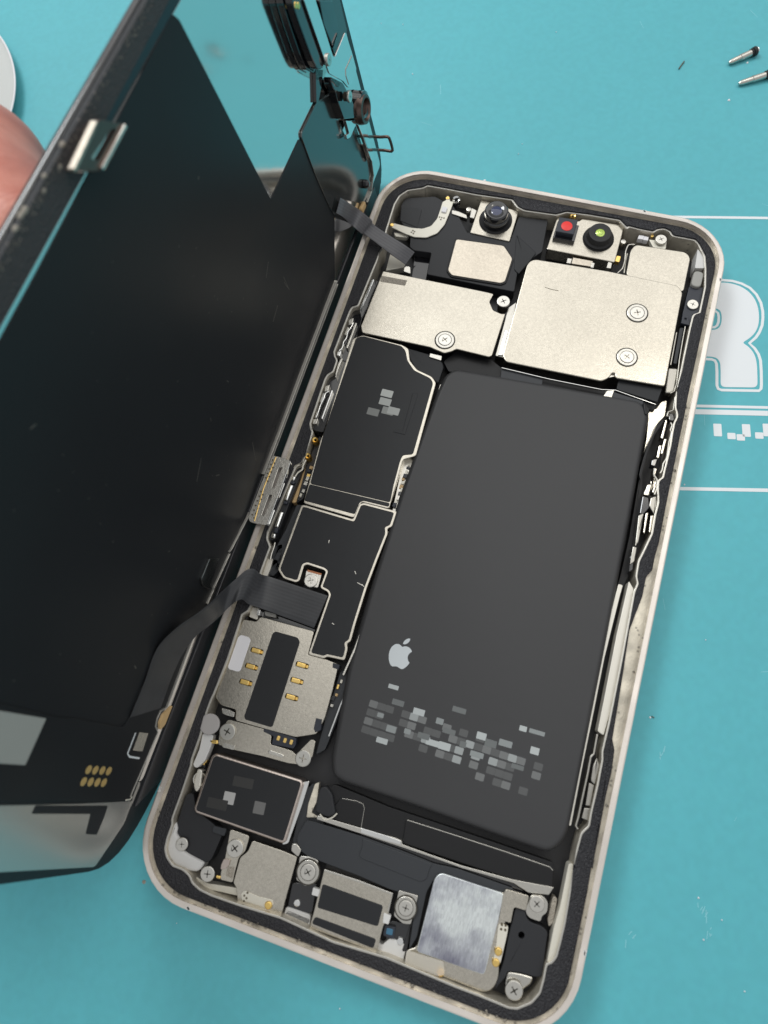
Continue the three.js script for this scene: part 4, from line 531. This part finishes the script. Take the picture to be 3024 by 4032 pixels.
for (const q of [[-31.09,-8.69], [-31.37,-5.16]]) part('round_spring', lathe([[0.25, 4.9], [0.5, 5.1], [0.65, 4.8], [0.65, 3]], q[0], q[1], 18), mat.gold);
part('side_channel', plate([[-33.07,-2.47],[-31.93,-3.47],[-31.67,-0.83],[-31.79,2.56],[-31.89,6.87],[-32.02,11.93],[-32.79,12.47],[-33.39,12.16],[-33.67,10.95]], 2.5, 4.4, { r: 0.4 }), mat.plastic);
for (const p of [[[-32.82,-0.66],[-32.11,-0.52],[-32.22,0.35],[-32.86,0.36]], [[-32.82,1.19],[-32.02,1.22],[-32.14,4.48],[-32.84,4.43]], [[-32.8,6.72],[-32.02,6.74],[-32.06,9.91],[-32.82,9.89]], [[-32.86,11.03],[-32.03,11.11],[-31.93,12.04],[-32.81,11.97]]]) part('contact_roller', plate(p, 3.8, 5.2, { r: 0.2, bevel: 0.3, seg: 4, smooth: 0.8 }), mat.steel);
for (const p of [[[-32.87,0.41],[-31.97,0.41],[-32.11,0.95],[-32.91,1.01]], [[-32.86,4.57],[-32.05,4.59],[-32.11,5.1],[-32.82,5.13]], [[-32.7,9.99],[-31.99,9.95],[-31.97,10.9],[-32.6,10.92]]]) part('dark_component', plate(p, 3.8, 5.0, { r: 0.1 }), mat.connector);
part('side_spring', tube([[-32.3,5.2,-0.43],[-32.05,5.2,-1.34],[-31.44,5.2,-2.18],[-31.56,5.2,-2.99],[-31.41,5.2,-4.22]], 0.16, 24), mat.cream);
part('side_spring', tube([[-31.64,5.2,12.78],[-31.53,5.2,13.54],[-31.51,5.2,15.12],[-31.35,5.2,16.02]], 0.18, 24), mat.nickelSmooth);
part('side_channel', plate([[-32.5,14.73],[-32.19,13.37],[-31.57,12.87],[-30.65,12.29],[-29.49,16.86],[-30.28,18.65],[-32.3,18.77]], 1.5, 3.6, { r: 0.4 }), mat.flex);
part('side_channel', plate([[-32.46,18.93],[-32.44,15.93],[-31.28,15.6],[-31.09,17.43],[-31.19,19.34]], 2.5, 4.2, { r: 0.2 }), mat.wall);
part('side_channel', plate([[-32,25.15],[-30.53,24.87],[-30.2,27.04],[-31.82,26.92]], 2.0, 4.2, { r: 0.2 }), mat.wall);
part('side_spring', plate([[-30.65,25.25],[-30.04,25.21],[-29.97,26.25],[-30.44,26.24]], 3.5, 4.8, { r: 0.1 }), mat.steel);
part('board_component', plate([[-29.4,25.14],[-27.2,25.07],[-26.97,25.72],[-28.98,25.88]], 3, 4.5, { r: 0.2 }), mat.greyPaper);
part('board_gap', plate([[-30.42,25.14],[-19.86,24.75],[-19.57,26.03],[-29.88,26.22]], 1.2, 3.4, { r: 0.2 }), mat.lens);
for (const p of [[[-31.19,53.64],[-30.3,53.62],[-29.66,56.34],[-30.04,57.25],[-30.71,56.67],[-31.09,55.74]]]) part('side_spring', plate(p, 2.5, 4.6, { r: 0.4, bevel: 0.2 }), mat.wall);

// ---------------------------------------------------------------- the lifted display
const display = thing('display_assembly', 'lifted display panel held on edge by a finger beside the phone', 'phone screen');
display.position.set(-0.03719, 0.00329, -0.00238);
display.quaternion.setFromRotationMatrix(new THREE.Matrix4().makeBasis(new THREE.Vector3(-0.14380, 0.98892, -0.03682), new THREE.Vector3(0.98960, 0.14355, -0.00939), new THREE.Vector3(0.00400, 0.03779, 0.99928).negate()));
display.updateMatrixWorld(true);
const inv = new THREE.Matrix4().makeScale(1000, 1000, 1000).multiply(display.matrixWorld.clone().invert()).multiply(new THREE.Matrix4().makeScale(0.001, 0.001, 0.001));
const dpart = (name, g, m, label, kind) => put(display, name, g, m, label, kind);
const wpart = (name, g, m, label) => { g = g.clone(); g.applyMatrix4(inv); return put(display, name, g, m, label); };
const sheetOutline = (d) => fillet([[-0.5 + d, 73.5 - d], [69.2 - d, 73.5 - d], [69.2 - d, -71.6 + d], [30, -73.0 + d], [2.4 + d, -73.8 + d], [-2.6 + d, -60]], 9);
dpart('glass', plate(sheetOutline(0), -1.9, -0.8, { r: 0, bevel: 0.4, seg: 4, smooth: 0.6 }), mat.glass);
dpart('plastic_border', plate(sheetOutline(0.3), -0.82, -0.1, { r: 0, bevel: 0.1 }), mat.bezel);
const back = [[4.79,-63.34],[4.98,-66.47],[8.55,-72.64],[29.64,-71.15]];
dpart('steel_backing', plate([[4.6, 71.5], [65.0, 71.5], [65.2, 66], [65.2, -60], [4.6, -60]], -0.12, 0, { r: 1, bevel: 0.03 }), mat.mirror);
dpart('lower_backing', plate([...[[4.79,-63.34],[5.04,-64.14],[4.98,-66.47],[8.55,-72.64]], [29.6, -71.1], [63, -69.4], [65.2, -66], [65.2, -60.1], [4.7, -60.1]], -0.12, 0, { r: 0.6, bevel: 0.03 }), mat.satinMirror);
const sheetP = [...[[65.36,29.89],[64.18,30.6],[34.29,32.09],[33.86,45.71],[31.29,46.5],[14.37,47.71],[5.3,40.01],[4.78,6.19],[4.71,1.01],[4.76,-19.42],[5.75,-29.77],[5.94,-36.25],[5.79,-47.83],[7.33,-48.59],[7.55,-49.99],[7.06,-51.13],[5.68,-52.16],[6.41,-61.55],[5.37,-62.99]], [20, -63.1], [60, -62.6], [64.5, -62.2], [64.7, -8]];
dpart('graphite_sheet', plate(sheetP, 0.0, 0.14, { r: 0.4, bevel: 0.03 }), mat.sheet, 'black graphite sheet over the panel back');
{
  const sc = []; for (const q of [[[21.85,25.84],[20.67,25.93],[19.43,26.19]], [[22.62,26.33],[20.93,26.21],[19.35,26.11]], [[28.37,24.66],[27.19,22.29]], [[20.86,21.52],[20.27,18.52]], [[11.86,-1.1],[8.36,-3.12]], [[26.26,-4.17],[25.73,-4.5]], [[24.34,-10.42],[23.07,-13.92]]]) sc.push(strip(q, 0.09, 0.12, 0.16, { bevel: 0, r: 0 }));
  for (let i = 0; i < 60; i++) sc.push(plate(rectAt(8 + 52 * rnd(), -58 + 80 * rnd(), 0.1 + 0.1 * rnd(), 0.08 + (i % 9 ? 0.1 : 1.2) * rnd(), rnd() * 3), 0.12, 0.156, { bevel: 0, r: 0.02 }));
  dpart('dust_and_scratches', merge(sc), M([0.09, 0.085, 0.075], 0.6), undefined, 'stuff');
}
dpart('side_film', plate([...[[65.34,29.91],[65.49,22.68],[65.55,13.46]], [65.6, 6.0], [66.2, 12], [66.8, 44], [65.6, 46]], 0.0, 0.08, { r: 0.5, bevel: 0.02 }), mat.sheetEdge);
dpart('panel_frame_edge', strip([[4.9, 40], [4.4, 6], [4.35, -4]], 0.2, 0, 0.6, { r: 0 }), mat.lip);
dpart('panel_frame_edge', strip([[3.9, 40], [3.5, 6], [3.4, -4]], 0.14, 0, 0.5, { r: 0 }), mat.lip);
dpart('panel_frame_edge', strip([[3.85,-11.69],[3.97,-13.03],[5.36,-19.45],[5.75,-20.12]], 0.2, 0, 0.5, { r: 0 }), mat.lip);
dpart('panel_frame_edge', strip([[5.32,-20.29],[5.98,-25.81],[6.19,-26.91],[6.04,-27.47],[6.38,-29.91]], 0.2, 0, 0.5, { r: 0 }), mat.lip);
dpart('panel_frame_edge', strip([[6.67,-36.15],[6.37,-47.92],[7.9,-48.67],[8.09,-49.93],[7.64,-51.19],[6.2,-52.09],[6.94,-61.42],[6.95,-62.21]], 0.16, 0, 0.5, { r: 0 }), mat.lip);
dpart('panel_side_wall', plate([[-0.1, 66], [3.9, 66], [3.9, -64], [-1.6, -59]], -0.2, 0.25, { r: 0.3, bevel: 0.1 }), mat.edgeGloss);
dpart('amber_film', plate([[4.48,-47.46],[6.26,-49.19],[6.38,-50.56],[5.45,-51.68],[4.53,-50.75]], -0.1, 0.25, { r: 0.3 }), mat.amber);
dpart('display_flex', plate([...[[31.98,-51.87],[27.46,-51.72],[23.66,-51.85],[18.82,-52.01],[16.61,-51.94],[15.95,-51.43],[15.65,-50.45],[15.72,-45.61],[8.54,-44.05],[8.13,-48.94],[8.21,-50.12],[7.4,-51.39],[6.16,-52.14],[6.11,-62.55],[6.51,-62.77],[7.62,-62.74]], [20, -62.6], [62, -62], [63, -50]], 0.16, 0.34, { r: 0.5, bevel: 0.06 }), mat.sheet);
dpart('grey_label', plate([[47.36,-51.94],[33.97,-52.21],[34.06,-58],[43.7,-57.83]], 0.3, 0.39, { r: 0.1, bevel: 0.02 }), mat.greyPaper);
for (const q of [[20.66,-58.31], [19.02,-58.34], [17.27,-58.35], [15.57,-58.41], [20.68,-59.95], [18.99,-60], [17.3,-60.04], [15.64,-60.09]]) dpart('gold_pad', plate(disc(q[0], q[1], 0.62, 20), 0.3, 0.38, { r: 0, bevel: 0.02 }), mat.goldPad);
dpart('printed_corner_line', strip([[12.54,-52.53],[12.48,-55.72],[11.62,-56.16],[8.61,-56.3]], 0.28, 0.3, 0.37, { r: 0.05, bevel: 0 }), mat.print);
dpart('copper_patch', plate([[11.54,-52.39],[8.91,-52.39],[8.57,-55.22],[11.33,-55.19]], 0.3, 0.37, { r: 0.05, bevel: 0 }), mat.residue);
dpart('corner_sticker', plate([[28.4,-63.09],[11.74,-63.58],[11.47,-65.17],[11.59,-67.76],[14.5,-67.49],[15.28,-64.62],[28.44,-64.13]], 0, 0.06, { r: 0.3, bevel: 0 }), mat.bezel);
dpart('corner_glint', strip([[7.93,-62.71],[6.62,-62.63],[6.5,-62.15]], 0.25, 0.3, 0.45, { r: 0.1 }), mat.cream);

// sensor strip along the display's top edge
dpart('sensor_flex', plate([[33.89,54.16],[30.5,60.69],[28.4,58.88],[22.09,60.12],[20.72,60.27],[20.36,63.89],[19.83,65.23],[17.61,65.26],[8.74,65.96],[5.01,63.17],[6.07,59.09],[14.36,51.96],[13.69,48.78],[16.59,47],[26.82,46.17],[33.53,46.2],[34.26,46.61]], 0.05, 0.36, { r: 0.6, bevel: 0.08 }), mat.darkMirror);
dpart('earpiece', plate([[53.43,55.07],[48.89,62.19],[45.34,58.84],[39.71,59.03],[37.44,59.4],[38.64,55.67],[38.6,54.84],[40.95,52.81],[43.29,52.43],[48.32,52.33],[51.9,52.51]], 0.02, 1.2, { r: 0.8, bevel: 0.2 }), mat.lens);
dpart('earpiece', plate([[53.44,55.02],[49.56,61.1],[47.31,56.81],[41.61,56.8],[39.16,56.95],[38.73,55.76],[40.1,53.87],[42,53.33],[48.34,52.78],[51.76,52.68]], 1.3, 2.6, { r: 0.8, bevel: 0.25 }), mat.lens);
for (const q of [[50.01,54.1], [50.53,53.42]]) dpart('gold_contact', plate(disc(q[0], q[1], 0.5, 12), 1, 2.75, { r: 0, bevel: 0.15 }), mat.gold);
dpart('sensor_flex', plate([[37.96,56.73],[36.06,59.04],[34.7,56.99],[33.7,54.44],[34.15,53.62]], 0.02, 0.6, { r: 0.2 }), mat.lens);
dpart('sensor_flex', plate([[47.38,64.58],[43.24,71.07],[40.28,69.97],[35.21,69.75],[35.03,63.55],[35.94,63.07],[42.44,62.36],[45.2,62.58]], 0.02, 1.2, { r: 0.3 }), mat.darkMirror);
dpart('sensor_flex', plate([[45.84,61.59],[43.09,65.73],[39.1,65.53],[38.06,64.22],[37.68,61.82],[42.41,60.78]], 1.0, 2.1, { r: 0.3, bevel: 0.2 }), mat.lens);
const brk = dpart('sensor_bracket', plate([[51.98,57.29],[49.57,61.07],[47.62,58.91],[38.17,59.35],[37.73,59.86],[37.89,65.67],[33.67,66.17],[30.7,66.23],[30.42,63.07],[30.52,61.81],[31.22,61.29],[32.98,60.36],[37.31,56.56],[39.01,56.46],[47.71,55.71],[49.83,55.58]], 2.7, 3, { r: 0.35, bevel: 0.06 }), mat.steel);
put(brk, 'stamped_groove', strip([[33.61,65.68],[33.67,62.23],[32.87,61.79],[31.18,61.91]], 0.22, 2.98, 3.08, { r: 0.05 }), mat.copper);
for (const q of [[...[39.17,57.3], 3.35], [...[29.62,60.84], 3.3]]) { const s = screw(display, [q[0], q[1]], q[2], 0.95, { m: mat.screw }); }
{
  const [x, z] = [22.3,67.27];
  dpart('sensor_housing', lathe([[1.5, 2.2], [2.0, 2.4], [2.5, 2.2], [2.6, 0.2]], x + 0.2, z, 40), mat.lens);
  dpart('sensor_housing', plate([[35,58.81],[31.11,62.33],[29.16,62.92],[25.98,63.99],[22.77,63.77],[26.52,58.92],[30.35,58.61],[32.11,58.83],[33.88,58.25]], 0.3, 1.8, { r: 0.5, bevel: 0.15 }), mat.lens);
  dpart('copper_ring', lathe([[1.7, 2.0], [2.0, 3.0], [2.5, 2.9], [2.7, 1.8], [2.4, 1.0]], x - 0.1, z - 0.6, 40).scale(1, 0.9, 1), mat.copperDark);
}
dpart('sensor_bracket', plate([[25.24,60.12],[19.56,66.75],[17.46,66.93],[11.06,67.27],[10.46,65.86],[11.85,65.47],[18.11,64.72],[20.86,64.23],[21.62,63.52],[21.66,60.11],[22.48,58.66],[23.22,58.86],[22.54,59.98]], 0.8, 1.4, { r: 0.2, bevel: 0.05 }), mat.steel);
wpart('clip_loop', (() => { const [a0, b0] = [[[-38.78,16.09,-70.26],[-38.48,13.8,-72.74]], [[-38.38,13.3,-69.88],[-37.97,10.3,-72.92]]]; const N = [0.98960, 0.14355, -0.00939], ext = (p, k) => [p[0] + N[0] * k, p[1] + N[1] * k, p[2] + N[2] * k]; return tube([a0[0], a0[1], ext(a0[1], 1.6), ext(a0[1], 3.4), ext(b0[1], 3.4), ext(b0[1], 1.6), b0[1], b0[0]], 0.3, 60); })(), mat.copperDark);
{
  const q = [8.89,61.67]; dpart('small_lens', lathe([[0, 1.7], [0.5, 1.6], [0.85, 1.2], [0.9, 0.5]], q[0], q[1], 24), mat.lens);
  const r = [6,58.21]; dpart('amber_film', plate(rectAt(r[0], r[1], 1.4, 2.4, 0.1), 0.1, 0.9, { r: 0.5, bevel: 0.2 }), mat.amber);
}
dpart('wire_edge', strip([[14.01,66.77],[9.71,66.62],[7.04,65.86],[5.41,63.16],[5.36,60.18]], 0.2, 0, 0.9, { r: 0 }), mat.nickelSmooth);

// clips along both long edges, and the perforated hinge bracket
{
  const c1 = [[68.89,8.74],[67.45,10.08],[65.86,11.64],[65.45,11.66],[65.43,5.35],[66.61,3.81],[67.01,3.6],[68.33,2.05]], hole = [[67.12,9.63],[66.42,10.3],[66.47,5.47],[67.27,4.75],[67.6,4.97]];
  dpart('edge_clip', plate(c1, 2.0, 2.5, { r: 0.4, holes: [hole], hr: 0.3, bevel: 0.1 }), mat.copperDark, 'steel clip on the lifted edge');
  dpart('clip_bar', strip([[65.9,5.02],[65.9,11.38]], 0.5, 2.3, 2.9, { bevel: 0.15 }), mat.nickelSmooth);
  dpart('clip_bar', strip([[68.72,8.51],[68.32,2.15]], 0.55, 1.6, 2.5, { bevel: 0.15 }), mat.champagne);
  dpart('edge_clip', plate([[67.95,9.64],[67.1,10.34],[66.73,3.66],[67.37,2.91]], -0.1, 2.2, { r: 0.2 }), mat.copper);
  const res = []; for (const [x, z, r] of [[...[69.07,4.83], 0.55], [...[68.16,2.75], 0.5], [...[68.4,-0.73], 0.5], [...[69.06,-4.03], 0.7], [...[69.16,-4.79], 0.6], [...[68.96,-6.25], 0.55], [...[69.07,0.52], 0.45]]) { const l = lathe([[0, 0.45], [r * 0.7, 0.3], [r, -0.2]], 0, 0, 7); l.scale(0.5, 0.6, 0.8); l.translate(x, 0, z); res.push(l); }
  for (let i = 0; i < 220; i++) { const x = 68.4 + 0.9 * (rnd() - 0.5), z = -14 + 46 * rnd(), r = 0.06 + 0.12 * rnd(); const l = lathe([[0, 0.1 + 0.1 * rnd()], [r, 0.0]], 0, 0, 6); l.translate(x, 0, z); res.push(l); }
  dpart('glue_residue', merge(res), mat.residue, undefined, 'stuff');
  dpart('edge_strip', plate([[65.25, 66], [68.9, 66], [68.9, -64], [65.25, -64]], -0.12, 0.05, { r: 0.4, bevel: 0.04 }), M([0.045, 0.045, 0.048], 0.6, 0, { bumpMap: T.felt, bumpScale: 0.0003 }));
  wpart('hinge_bracket', plate([[-36.97,-2.48],[-35.85,-2.54],[-34.22,-2.49],[-33.69,-2.38],[-33.08,-2.25],[-33.23,10.44],[-33.56,10.73],[-35.57,10.95],[-36.44,10.96],[-37.04,10.41],[-37.18,9.18]], 7.9, 8.2, { r: 0.25, bevel: 0.08, holes: [fillet([[-35.1,-0.67],[-34.15,-0.85],[-34.16,3.5],[-35,3.74]], 0.35), fillet([[-35.02,4.88],[-34.09,4.75],[-34.18,9.13],[-35.04,9.29]], 0.35)], hr: 0 }), mat.nickelSmooth, 'perforated steel bracket along the hinge edge');
  wpart('hinge_bracket_rib', strip([[-36.12,-2.3],[-36.27,4.16],[-35.73,10.58]], 0.16, 8.1, 8.35), mat.gold);
  wpart('hinge_bracket_rib', strip([[-33.15,-2.11],[-33.19,4.28],[-33.23,10.5]], 0.2, 7.2, 8.3), mat.steel);
  const dots = []; for (let i = 0; i < 26; i++) { const a = [[-36.53,-1.56], [-36.54,9.98]], t = i / 25, s = i % 2 ? 0.55 : 0; if (t > 0.36 && t < 0.56) continue; dots.push(plate(disc(a[0][0] + (a[1][0] - a[0][0]) * t + s, a[0][1] + (a[1][1] - a[0][1]) * t, 0.17, 8), 8.15, 8.24, { r: 0, bevel: 0 })); }
  wpart('weld_dots', merge(dots), mat.grime).userData.kind = 'stuff';
  wpart('edge_clip', tube([[-37.78,7.6,-8.83],[-38.96,7.6,-9.21],[-39.14,7.6,-8.47],[-39.22,7.6,-5.95],[-38.9,7.6,-4.85],[-37.78,7.6,-3.79]], 0.22, 40), mat.nickelSmooth);
  wpart('edge_clip', plate([[-38.9,-8.88],[-37.59,-8.37],[-37.29,-5.71],[-37.81,-4.21],[-38.75,-4.97],[-39.11,-8.48]], 7.0, 7.4, { r: 0.2 }), mat.bezel);
  dpart('edge_clip', plate([[11.43,-23.11],[8.41,-22.14],[8.06,-26.92],[7.3,-27.44],[8.51,-27.7],[10.3,-27.76],[11.49,-26.88]], 0.1, 0.6, { r: 0.3 }), mat.darkMirror);
  wpart('edge_clip', tube([[-39.08,7.6,17.27],[-38.27,7.6,16.88],[-37.9,7.6,16.62],[-37.95,7.6,15.23]], 0.2, 20), mat.nickelSmooth);
}

// ribbon cables from the display into the phone
wpart('ribbon_cable', ribbon(
  [...[[-38.83,20.97,47.43],[-38.84,20.68,42.02],[-38.92,20.92,37.83]], ...[[-38.41,21.13,35.63]], ...[[-37.3,19.54,32.33]], ...[[-35.87,17.11,29.16]], ...[[-34.96,11,23.06]], ...[[-33.9,10.6,20.97]], ...[[-33.11,10,19.49]], ...[[-32.29,9.4,19.08]], ...[[-31.38,7.8,19.4]], ...[[-30.56,6.2,19.2]], ...[[-25.12,5.4,19.24],[-19.05,5.4,19.41]]],
  [...[[-37.76,13.49,45.52],[-37.82,13.52,40.43],[-37.78,13.06,37.08]], ...[[-37.33,12.94,34.81]], ...[[-36.6,12.66,32.72]], ...[[-35.37,12.4,30.82]], ...[[-34.93,9.6,28.28],[-34.07,9.6,26.57]], ...[[-33.2,10,25.5]], ...[[-32.53,9.4,24.76]], ...[[-31.68,7.8,25.04]], ...[[-29.66,6,25.02]], ...[[-25.21,5.3,25.22],[-19.57,5.3,25.52]]], 0.12), mat.ribbon, 'wide black ribbon cable');
wpart('ribbon_cable', ribbon(
  [...[[-38.84,17.54,-53.58]], ...[[-38.09,15.78,-54.42]], ...[[-38.01,7.6,-59.55],[-34.87,7.6,-57.79]], ...[[-33.81,8.4,-56.19]], ...[[-29.74,7.6,-54.81]], ...[[-26.48,6.4,-54.26]], ...[[-24.63,4.6,-54.44]]],
  [...[[-38.73,17.01,-50.43]], ...[[-38,15.42,-51.16]], ...[[-38.2,7.6,-55.42],[-35.8,7.6,-54.05]], ...[[-35.09,8.4,-53.5]], ...[[-31.3,7.6,-52.14]], ...[[-27.92,6.4,-51.15]], ...[[-25.64,4.6,-51.11]]], 0.12), mat.flexGrey, 'narrow grey ribbon cable at the top');

// ---------------------------------------------------------------- loose pins, dish, finger
function pin(label, tip, tail, full) {
  const t = thing('contact_pin', label, 'pin', 'loose metal pins on the mat');
  const a = new THREE.Vector3(...tip), b = new THREE.Vector3(...tail), L = a.distanceTo(b), d = b.clone().sub(a).normalize();
  t.position.copy(a).multiplyScalar(MM); t.quaternion.setFromUnitVectors(new THREE.Vector3(0, 1, 0), d);
  const k = L / 10, s = (prof) => toCreasedNormals(new THREE.LatheGeometry(prof.map(([r, y]) => new THREE.Vector2(r, y * k)), 24), 0.5);
  put(t, 'shank', s([[0, 0], [0.22, 0.1], [0.42, 0.5], [0.55, 1.2], [0.62, 4], [0.72, 4.1], [0.72, 7.8], [0, 7.8]]), mat.nickelSmooth);
  put(t, 'collar', s([[0, 7.7], [0.85, 7.7], [0.85, 8.1], [0.7, 8.3], [0.95, 8.5], [1.0, 9.3], [0.8, 9.6], [0, 9.6]]), mat.rubber);
  put(t, 'tip', s([[0, 9.5], [0.72, 9.5], [0.75, 9.9], [0.4, 10.2], [0, 10.2]]), mat.steel);
  return t;
}
pin('metal pin lying whole on the mat, the upper of two', [[29.44,0.6,-122.84]][0], [[35,0.9,-127.53]][0]);
pin('metal pin cut by the picture edge, the lower of two', [[32.44,0.6,-117.25]][0], [[39.23,0.9,-121.57]][0]);
{
  const t = thing('plastic_dish', 'round pale plastic lid on the mat behind the lifted display', 'lid');
  const q = [[-145.85,-93.3],[-142.18,-89.65],[-138.93,-86.16],[-135.98,-82.34],[-134.14,-79.36],[-132.38,-75.41],[-131.41,-70.87]];
  // circle through three points of the traced edge
  const [A, B, C] = [q[0], q[3], q[6]], D = 2 * (A[0] * (B[1] - C[1]) + B[0] * (C[1] - A[1]) + C[0] * (A[1] - B[1])), sq = (p) => p[0] * p[0] + p[1] * p[1];
  const ux = (sq(A) * (B[1] - C[1]) + sq(B) * (C[1] - A[1]) + sq(C) * (A[1] - B[1])) / D, uz = (sq(A) * (C[0] - B[0]) + sq(B) * (A[0] - C[0]) + sq(C) * (B[0] - A[0])) / D, r = Math.hypot(A[0] - ux, A[1] - uz);
  put(t, 'lid_top', lathe([[0, 2.0], [r - 2, 2.3], [r - 0.5, 2.8], [r, 3.0], [r + 0.05, 2.9], [r - 1.5, 1.6], [r - 6, 0.05]], ux, uz, 120), mat.dish);
  put(t, 'lid_edge', (() => { const g = new THREE.TorusGeometry(r - 0.1, 0.22, 10, 140); g.rotateX(Math.PI / 2); g.translate(ux, 3.0, uz); return g; })(), mat.whitePaper);
}
{
  const t = thing('person', 'bare hand whose fingers press behind the lifted panel edge', 'person');
  const B = [
    [[-185, 12, 6], 24, [-150, 28, 0], 22], [[-150, 28, 0], 22, [-124, 42, -18], 13], [[-150, 28, 0], 22, [-120, 43, -4], 13], [[-150, 28, 0], 22, [-121, 41, 12], 12], [[-150, 28, 0], 20, [-124, 37, 26], 11],
    [[-124, 42, -18], 11.5, [-98, 45.5, -29.5], 10.2], [[-98, 45.5, -29.5], 10.2, [-75, 53.4, -16.6], 9.2], [[-75, 53.4, -16.6], 9.2, [-55.8, 60.4, -2.8], 7.6],
    [[-120, 43, -4], 11.5, [-90, 52, 2], 10], [[-90, 52, 2], 10, [-69, 58, 9], 9.2], [[-69, 58, 9], 9.2, [-56.2, 61, 14], 8.0],
    [[-121, 41, 12], 11, [-93, 50, 20], 9.6], [[-93, 50, 20], 9.6, [-73, 56, 27], 8.8], [[-73, 56, 27], 8.8, [-58, 60, 32], 7.6],
    [[-124, 37, 26], 10, [-102, 46, 37], 8.4], [[-102, 46, 37], 8.4, [-84, 52, 45], 7.6], [[-84, 52, 45], 7.6, [-72, 55, 50], 6.6],
    [[-150, 32, -12], 16, [-140, 50, -38], 12.5], [[-140, 50, -38], 12.5, [-128, 62, -58], 11], [[-128, 62, -58], 11, [-118, 68, -76], 9.4],
  ];
  const N = 112, half = 76, cx = -124, cy = 40, cz = -8, mc = new MarchingCubes(N, mat.skin, false, false, 400000);
  mc.isolation = 0;
  for (let k = 0; k < N; k++) for (let j = 0; j < N; j++) for (let i = 0; i < N; i++) {
    const x = cx + (i - N / 2) / (N / 2) * half, y = cy + (j - N / 2) / (N / 2) * half, z = cz + (k - N / 2) / (N / 2) * half;
    let e = 0;
    for (const [a, ra, b, rb] of B) {
      const dx = b[0] - a[0], dy = b[1] - a[1], dz = b[2] - a[2]; let h = ((x - a[0]) * dx + (y - a[1]) * dy + (z - a[2]) * dz) / (dx * dx + dy * dy + dz * dz); h = h < 0 ? 0 : h > 1 ? 1 : h;
      const d = Math.hypot(x - a[0] - dx * h, y - a[1] - dy * h, z - a[2] - dz * h) - (ra + (rb - ra) * h); if (d < 40) e += Math.exp(-d * 0.9);
    }
    mc.field[i + j * N + k * N * N] = e > 0 ? Math.log(e) / 0.9 : -40;
  }
  mc.update();
  const n = mc.count, pos = new Float32Array(mc.positionArray.subarray(0, n * 3)), nor = new Float32Array(mc.normalArray.subarray(0, n * 3)), uv = new Float32Array(n * 2);
  for (let i = 0; i < n; i++) { pos[i * 3] = cx + pos[i * 3] * half; pos[i * 3 + 1] = cy + pos[i * 3 + 1] * half; pos[i * 3 + 2] = cz + pos[i * 3 + 2] * half; uv[i * 2] = pos[i * 3] + pos[i * 3 + 1]; uv[i * 2 + 1] = pos[i * 3 + 2] + pos[i * 3 + 1] * 0.5; }
  let g = new THREE.BufferGeometry(); g.setAttribute('position', new THREE.BufferAttribute(pos, 3)); g.setAttribute('uv', new THREE.BufferAttribute(uv, 2));
  g = mergeVertices(g, 0.01); g.computeVertexNormals();
  put(t, 'hand', g, mat.skin);
}
renderer.render(scene, camera);
